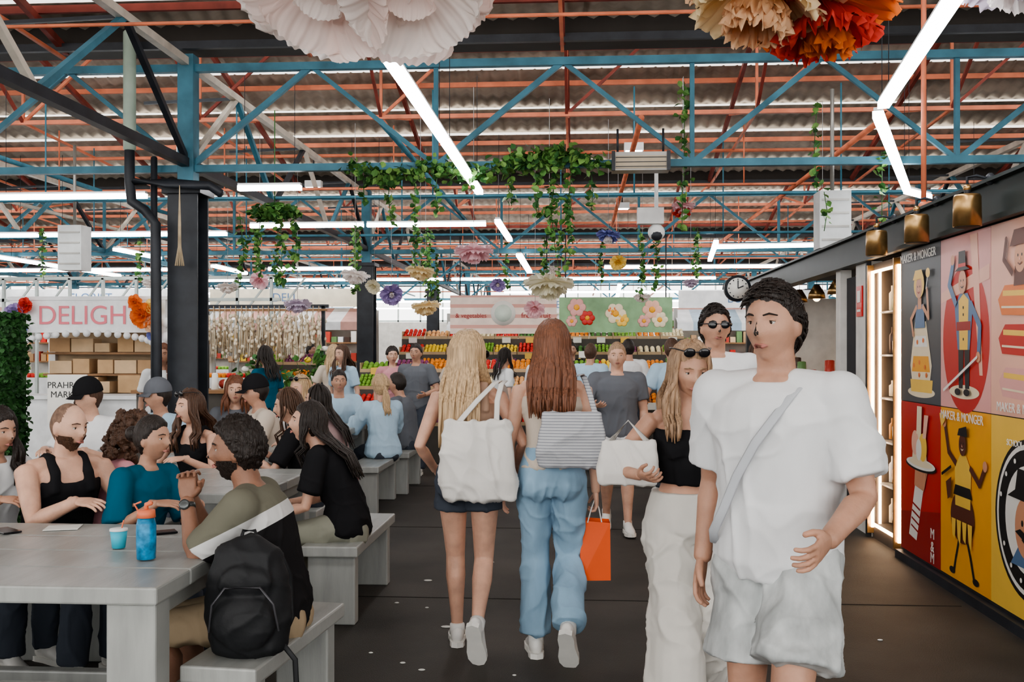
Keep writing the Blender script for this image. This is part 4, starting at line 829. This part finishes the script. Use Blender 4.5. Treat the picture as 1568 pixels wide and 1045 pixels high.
for s_ in(-1,1): o.rod((0,0,0),(0,s_*.05,0),.17,dk,28); o.rod((0,s_*.05,0),(0,s_*.055,0),.135,M('clock_face',(.85,.84,.8)),28)
o.beam((0,-.06,0),(0,-.06,.10),.012,.006,dk,up=(0,1,0)); o.beam((0,-.06,0),(.07,-.06,.03),.014,.006,dk,up=(0,1,0))
for k in range(12): a=k*math.pi/6; o.box((.115*math.cos(a),-.058,.115*math.sin(a)),(.015,.004,.015),dk)
o.rod((.17,0,0),(.36,0,0),.015,dk); o.build('wall_clock',(2.05,13.0,2.34))

# ------------------------------------------------------------------ left kiosk (sweets)
kw=M('kiosk_white',(.76,.77,.78),rough=.5); kp=pr('sign_pink_red',(.70,.16,.20)); cbx=[M('cardboard_'+str(i),c,rough=.8) for i,c in enumerate(((.55,.36,.20),(.46,.29,.16),(.64,.46,.29)))]
o=MB(); W2=1.0
for sx_ in(-1,1): o.box((sx_*W2,0,1.05),(.14,.16,2.1),kw); o.box((sx_*W2,.9,1.05),(.10,.10,2.1),kw)
o.box((0,-.04,2.0),(2.15,.10,.44),kw); o.box((0,.45,2.24),(2.2,1.1,.05),kw)
o.box((0,0,.45),(2.0,.5,.9),kw); o.box((0,0,.92),(2.1,.6,.05),kw); o.box((0,.95,1.1),(2.1,.05,2.2),M('timber_back',(.55,.42,.28),rough=.6))
for z in(1.2,1.5): o.box((0,.72,z),(1.9,.4,.03),wd)
for z in(.95,1.22,1.52):
    x=-.85
    while x<.8:
        ww=random.uniform(.15,.34); hh=random.uniform(.12,.25); o.box((x+ww/2,.62,z+hh/2),(ww-.02,.25,hh),random.choice(cbx)); x+=ww+random.choice((0,0,.1))
for a in range(21):
    t=math.pi*(1-a/20); o.ell((W2*.94*math.cos(t),-.1,1.60+.17*math.sin(t)),.05,kw,8,6)
for s_ in(-1,1):
    for q in range(10): o.ell((s_*(W2+.06),-.06,.2+q*.19),(.05,.05,.08),kw,8,6)
kio=o.build('market_kiosk',(-6.55,13.0,0))
text('DELIGHTS',(-6.42,12.90,2.0),RF,.36,kp,kio)
for x,z,c,r in((-5.75,2.0,po,.18),(-5.60,1.88,pe,.13),(-5.60,2.12,py,.12),(-5.85,2.18,po,.11),(-5.62,1.74,pbl,.08),(-7.50,2.05,ppu,.14),(-7.35,2.14,prd,.12),(-7.52,1.88,py,.10),(-7.40,1.80,pbl,.09)):
    flower('paper_flower_cluster',(x,12.84,z),r,[c,c,c],cen=py,axis=(0,-1,0),wire=False)
o=MB(); o.box((0,0,.30),(.52,.03,.62),pW); o.box((0,.02,-.3),(.05,.04,.62),mt); sg=o.build('sign_board',(-6.55,12.4,.62))
text('PRAHRAN',(-6.55,12.383,1.09),RF,.115,pBk,sg); text('MARKET',(-6.55,12.383,.97),RF,.115,pBk,sg)
o=MB()
for j in range(14): o.box((-12+j*.55,15.5,1.35),(.04,.05,2.7),wf)
for z in(2.0,2.35,2.7): o.box((-8.4,15.5,z),(7.4,.05,.05),wf)
for j in range(14): o.beam((-12+j*.55,15.5,2.0),(-12+j*.55+.55,15.5,2.7),.02,.03,wf)
o.build('lattice_pergola')
gar=[M('garlic_'+str(i),c,rough=.7) for i,c in enumerate(((.80,.72,.58),(.68,.57,.42),(.50,.37,.24)))]
o=MB(); o.box((-4.65,14.6,2.2),(1.9,.05,.05),dk); o.box((-4.65,14.5,2.14),(1.9,.03,.03),wd)
for x in(-5.55,-3.78): o.box((x,14.6,1.1),(.05,.05,2.2),dk)
for z in(.5,.95): o.box((-4.65,14.7,z),(1.6,.5,.03),dk)
for row in(0,1):
    for j in range(21):
        x=-5.48+j*.083+row*.04; L_=random.uniform(.38,.70); yy=14.46+row*.16+random.uniform(-.03,.03)
        o.rod((x,yy,2.2),(x,yy,2.08),.006,gar[2],5)
        for q in range(9):
            a=q*.698; o.tube([(x,yy,2.10),(x+.014*math.cos(a),yy+.014*math.sin(a),2.10-L_*.4),(x+.045*math.cos(a),yy+.045*math.sin(a),2.10-L_)],.006,random.choice(gar),5)
        for q in range(14): f=random.random(); o.ell((x+random.uniform(-.045,.045)*(.4+.6*f),yy+random.uniform(-.045,.03),2.06-L_*f),(.024,.024,.030),random.choice(gar[:2]),7,5)
for z in(.52,.97):
    for j in range(40): o.ell((random.uniform(-5.4,-3.9),14.6+random.uniform(-.15,.15),z+.07),random.uniform(.05,.08),random.choice(gar+cols[:4]),8,6)
o.build('dried_garlic_stall')
fr=[M('fruit_'+n,c,rough=.4,var=.1) for n,c in(('orange',(.82,.28,.03)),('red',(.66,.04,.03)),('green',(.20,.40,.05)),('yellow',(.86,.62,.06)),('dkgreen',(.07,.20,.04)),('cream',(.78,.68,.45)),('purple',(.22,.05,.14)),('blush',(.84,.46,.20)))]
wdk=M('crate_dark',(.09,.08,.07)); crt=M('crate_timber',(.50,.36,.22),rough=.7)
def produce(name,x0,x1,y,z0=.50,z1=1.22,rows=4,base=wdk):
    o=MB(); n=max(1,int((x1-x0)/.42)); cw_=(x1-x0)/n; dep=.30; last=None
    for r_ in range(rows):
        z=z0+(z1-z0)*r_/(rows-1); yy=y+r_*dep; o.box(((x0+x1)/2,yy,z/2),(x1-x0,dep,z-.001),base)
        for c_ in range(n):
            cx=x0+cw_*(c_+.5); f=random.choice([q for q in fr if q is not last]); last=f
            o.box((cx,yy-dep/2+.008,z+.025),(cw_-.02,.012,.05),crt)
            rr=random.uniform(.028,.042); nx=max(1,int((cw_-.03)/(rr*2))); ny=int(dep/(rr*2))
            o.box((cx-cw_/2+.008,yy,z+.07),(.012,dep,.14),crt)
            for i in range(nx):
                for j in range(ny): o.ell((cx-cw_/2+.02+rr+i*(cw_-.03-2*rr)/max(1,nx-1),yy-dep/2+rr*1.2+j*rr*2,z+.04+j*.034+random.random()*.02),rr*random.uniform(.95,1.08),f,8,6)
            if random.random()<.35: o.box((cx,yy+.1,z+.26),(.15,.01,.10),random.choice([pW,pLY,pW])); o.rod((cx,yy+.1,z+.04),(cx,yy+.1,z+.22),.004,wdk,5)
    return o.build(name)
produce('produce_display',-3.2,-1.2,13.7); produce('produce_display',-1.1,1.75,13.9); produce('produce_display',-5.4,-3.95,15.6,.5,1.3)
produce('produce_display',-3.2,1.9,17.2,.9,1.75,4)
o=MB(); o.box((0,0,0),(1.72,.05,.62),M('sign_blush_stripe',(.80,.66,.58),rough=.5,stripe=('Z',6,(.68,.36,.30),.66)))
o.rod((0,-.03,.02),(0,-.031,.02),.2,pW,30); o.rod((0,-.032,.02),(0,-.034,.02),.14,M('print_sage',(.62,.70,.62)),30); o.rod((-.7,0,.3),(-.7,0,1.3),.01,dk); o.rod((.7,0,.3),(.7,0,1.3),.01,dk)
ob=o.build('hanging_sign',(-1.2,16,2.12))
text('fresh fruit',(-.67,15.96,2.10),RF,.12,pDR,ob); text('& vegetables',(-1.72,15.96,2.10),RF,.10,pDR,ob)
o=MB(); o.box((0,0,0),(1.80,.05,.56),M('sign_green',(.24,.40,.22),rough=.5,var=.3,scale=3))
for x,z,r,m_ in((-.62,.12,.16,pPk),(-.45,-.05,.13,pR),(-.70,-.1,.10,pPk),(0,.02,.18,pCr),(.10,-.08,.12,pLY),(-.05,.06,.09,pOr),(.58,.08,.17,pPe),(.7,-.08,.14,pCr),(.45,-.1,.11,pPk)):
    for k in range(6): a=k*math.pi/3; o.ell((x+r*.55*math.cos(a),-.03,z+r*.55*math.sin(a)),(r*.4,.008,r*.4),m_,10,6)
    o.ell((x,-.035,z),(r*.3,.008,r*.3),pY,8,6)
o.rod((-.8,0,.28),(-.8,0,1.3),.01,dk); o.rod((.8,0,.28),(.8,0,1.3),.01,dk); o.build('hanging_sign_floral',(.60,16,2.11))
potm=M('pot_terracotta',(.45,.20,.10))
for x,y,z,r in((-4.0,12.7,0,.28),(-3.75,13.6,0,.28)):
    mb=MB(); mb.tube([(0,0,.0),(0,0,.32),(0,0,.36)],[.12,.17,.18],potm,18,cap=.02)
    for k in range(22):
        a=random.uniform(0,6.28); h=random.uniform(.6,1.45); q=r*random.uniform(.3,1.1); mb.tube([(0,0,.33),(q*.3*math.cos(a),q*.3*math.sin(a),.33+h*.5),(q*math.cos(a),q*math.sin(a),.33+h*.85)],[.006,.005,.003],gl[1],5)
        for s_ in range(6): leaf(mb,(q*math.cos(a)+random.gauss(0,.06),q*math.sin(a)+random.gauss(0,.06),.33+h*random.uniform(.6,.95)),.10)
        if k%3==0: mb.ell((q*math.cos(a),q*math.sin(a),.33+h*.9),(.05,.05,.04),random.choice([fr[0],fr[3],fr[7],pW]),8,6)
    mb.build('flower_bouquet_pot',(x,y,z))
def stall(x,y,w_,awn,sign,tx):
    o=MB()
    for sx_ in(-1,1):
        for dy in(0,1.6): o.box((sx_*w_/2,dy,1.2),(.07,.07,2.4),mt)
    n=10
    for i in range(n): o.add([(-w_/2+w_*i/n,-.35,2.1),(-w_/2+w_*(i+1)/n,-.35,2.1),(-w_/2+w_*(i+1)/n,.5,2.4),(-w_/2+w_*i/n,.5,2.4)],[(0,1,2,3)],awn if i%2 else kw)
    for i in range(n): o.box((-w_/2+w_*(i+.5)/n,-.35,2.02),(w_/n,.01,.16),awn if i%2 else kw)
    o.box((0,.2,2.6),(w_*.95,.06,.36),sign); o.box((0,.1,.5),(w_*.96,.6,1.0),kw); o.box((0,1.6,1.2),(w_,.05,2.4),wl)
    for z in(1.3,1.7,2.05):
        o.box((0,1.4,z),(w_*.95,.3,.03),wd)
        for j in range(int(w_/.14)): hh=random.uniform(.1,.24); o.box((-w_/2+.1+j*.14,1.38,z+.015+hh/2),(.11,.15,hh),random.choice(cols+cbx+fr[:4]+[pW,kw]))
    for j in range(int(w_/.1)):
        for q in range(4): o.ell((-w_/2+.08+j*.098,-.12+q*.11,1.04),.05,fr[(j//5+q//2)%len(fr)],8,6)
    o.box((0,.9,2.3),(w_*.8,.10,.04),led)
    ob=o.build('market_stall',(x,y,0)); text(tx,(x,y+.165,2.6),RF,.24,pBl,ob)
sgm=[M('signage_'+n,c,rough=.5) for n,c in(('blush',(.62,.35,.30)),('sage',(.35,.48,.38)),('sky',(.40,.52,.62)),('cream',(.70,.64,.50)),('white',(.74,.74,.74)))]
for x,y,w_,a,b,t in((-9.8,19.3,4,1,4,'FLORIST'),(-5.9,19.5,3.2,0,3,'DELI'),(-.9,23,4.2,3,4,'FRUIT & VEG'),(3.6,20.6,3.2,2,4,'BUTCHER'),(-8.8,28,5,2,2,'SEAFOOD'),(-1.0,29,4,0,3,'BAKERY'),(3.7,29,3.4,1,0,'POULTRY'),(-15.5,27,4.5,3,0,'COFFEE'),(-17,35,5,0,2,'PASTA'),(8.5,26,4,3,3,'CHEESE')): stall(x,y,w_,sgm[a],sgm[b],t)
for x,y in((-5,18.2),(0.5,19.5),(2.4,18.8),(-7.5,16.5)):
    figure('shopper_distant',(x,y,0),random.choice((0,90,180,-90)),1.66,random.choice('mf'),skin=sk_t,shirt=dict(mat=random.choice([white,blue,black,grey]),sleeve=.7),pants=dict(mat=ddenim),hair='short',hm=h_dk)
o=MB(); o.box((0,0,.5),(1.2,.6,1.0),wdk); o.box((0,0,1.02),(1.3,.7,.04),wd)
for j in range(7): c_=random.choice(cols); o.tube([(-.5+j*.16,0,1.04),(-.5+j*.16,0,1.04+random.uniform(.1,.3))],[.05,.04],c_,10)
o.build('condiment_counter',(-4.95,12.5,0))

# ------------------------------------------------------------------ camera, world
cam=bpy.data.cameras.new('camera'); cam.lens=35; cam.sensor_width=36; cam.shift_y=.00925; cam.clip_end=200
co=bpy.data.objects.new('camera',cam); COL.objects.link(co); co.location=(0,0,1.54); co.rotation_euler=(math.radians(90),0,math.radians(3.79)); scene.camera=co
w_=bpy.data.worlds.new('world'); scene.world=w_; w_.use_nodes=True; b=w_.node_tree.nodes['Background']; b.inputs[0].default_value=(1,.985,.96,1); b.inputs[1].default_value=3.5
scene.view_settings.view_transform='AgX'
try: scene.view_settings.look='AgX - Medium High Contrast'
except Exception as e: print(e)
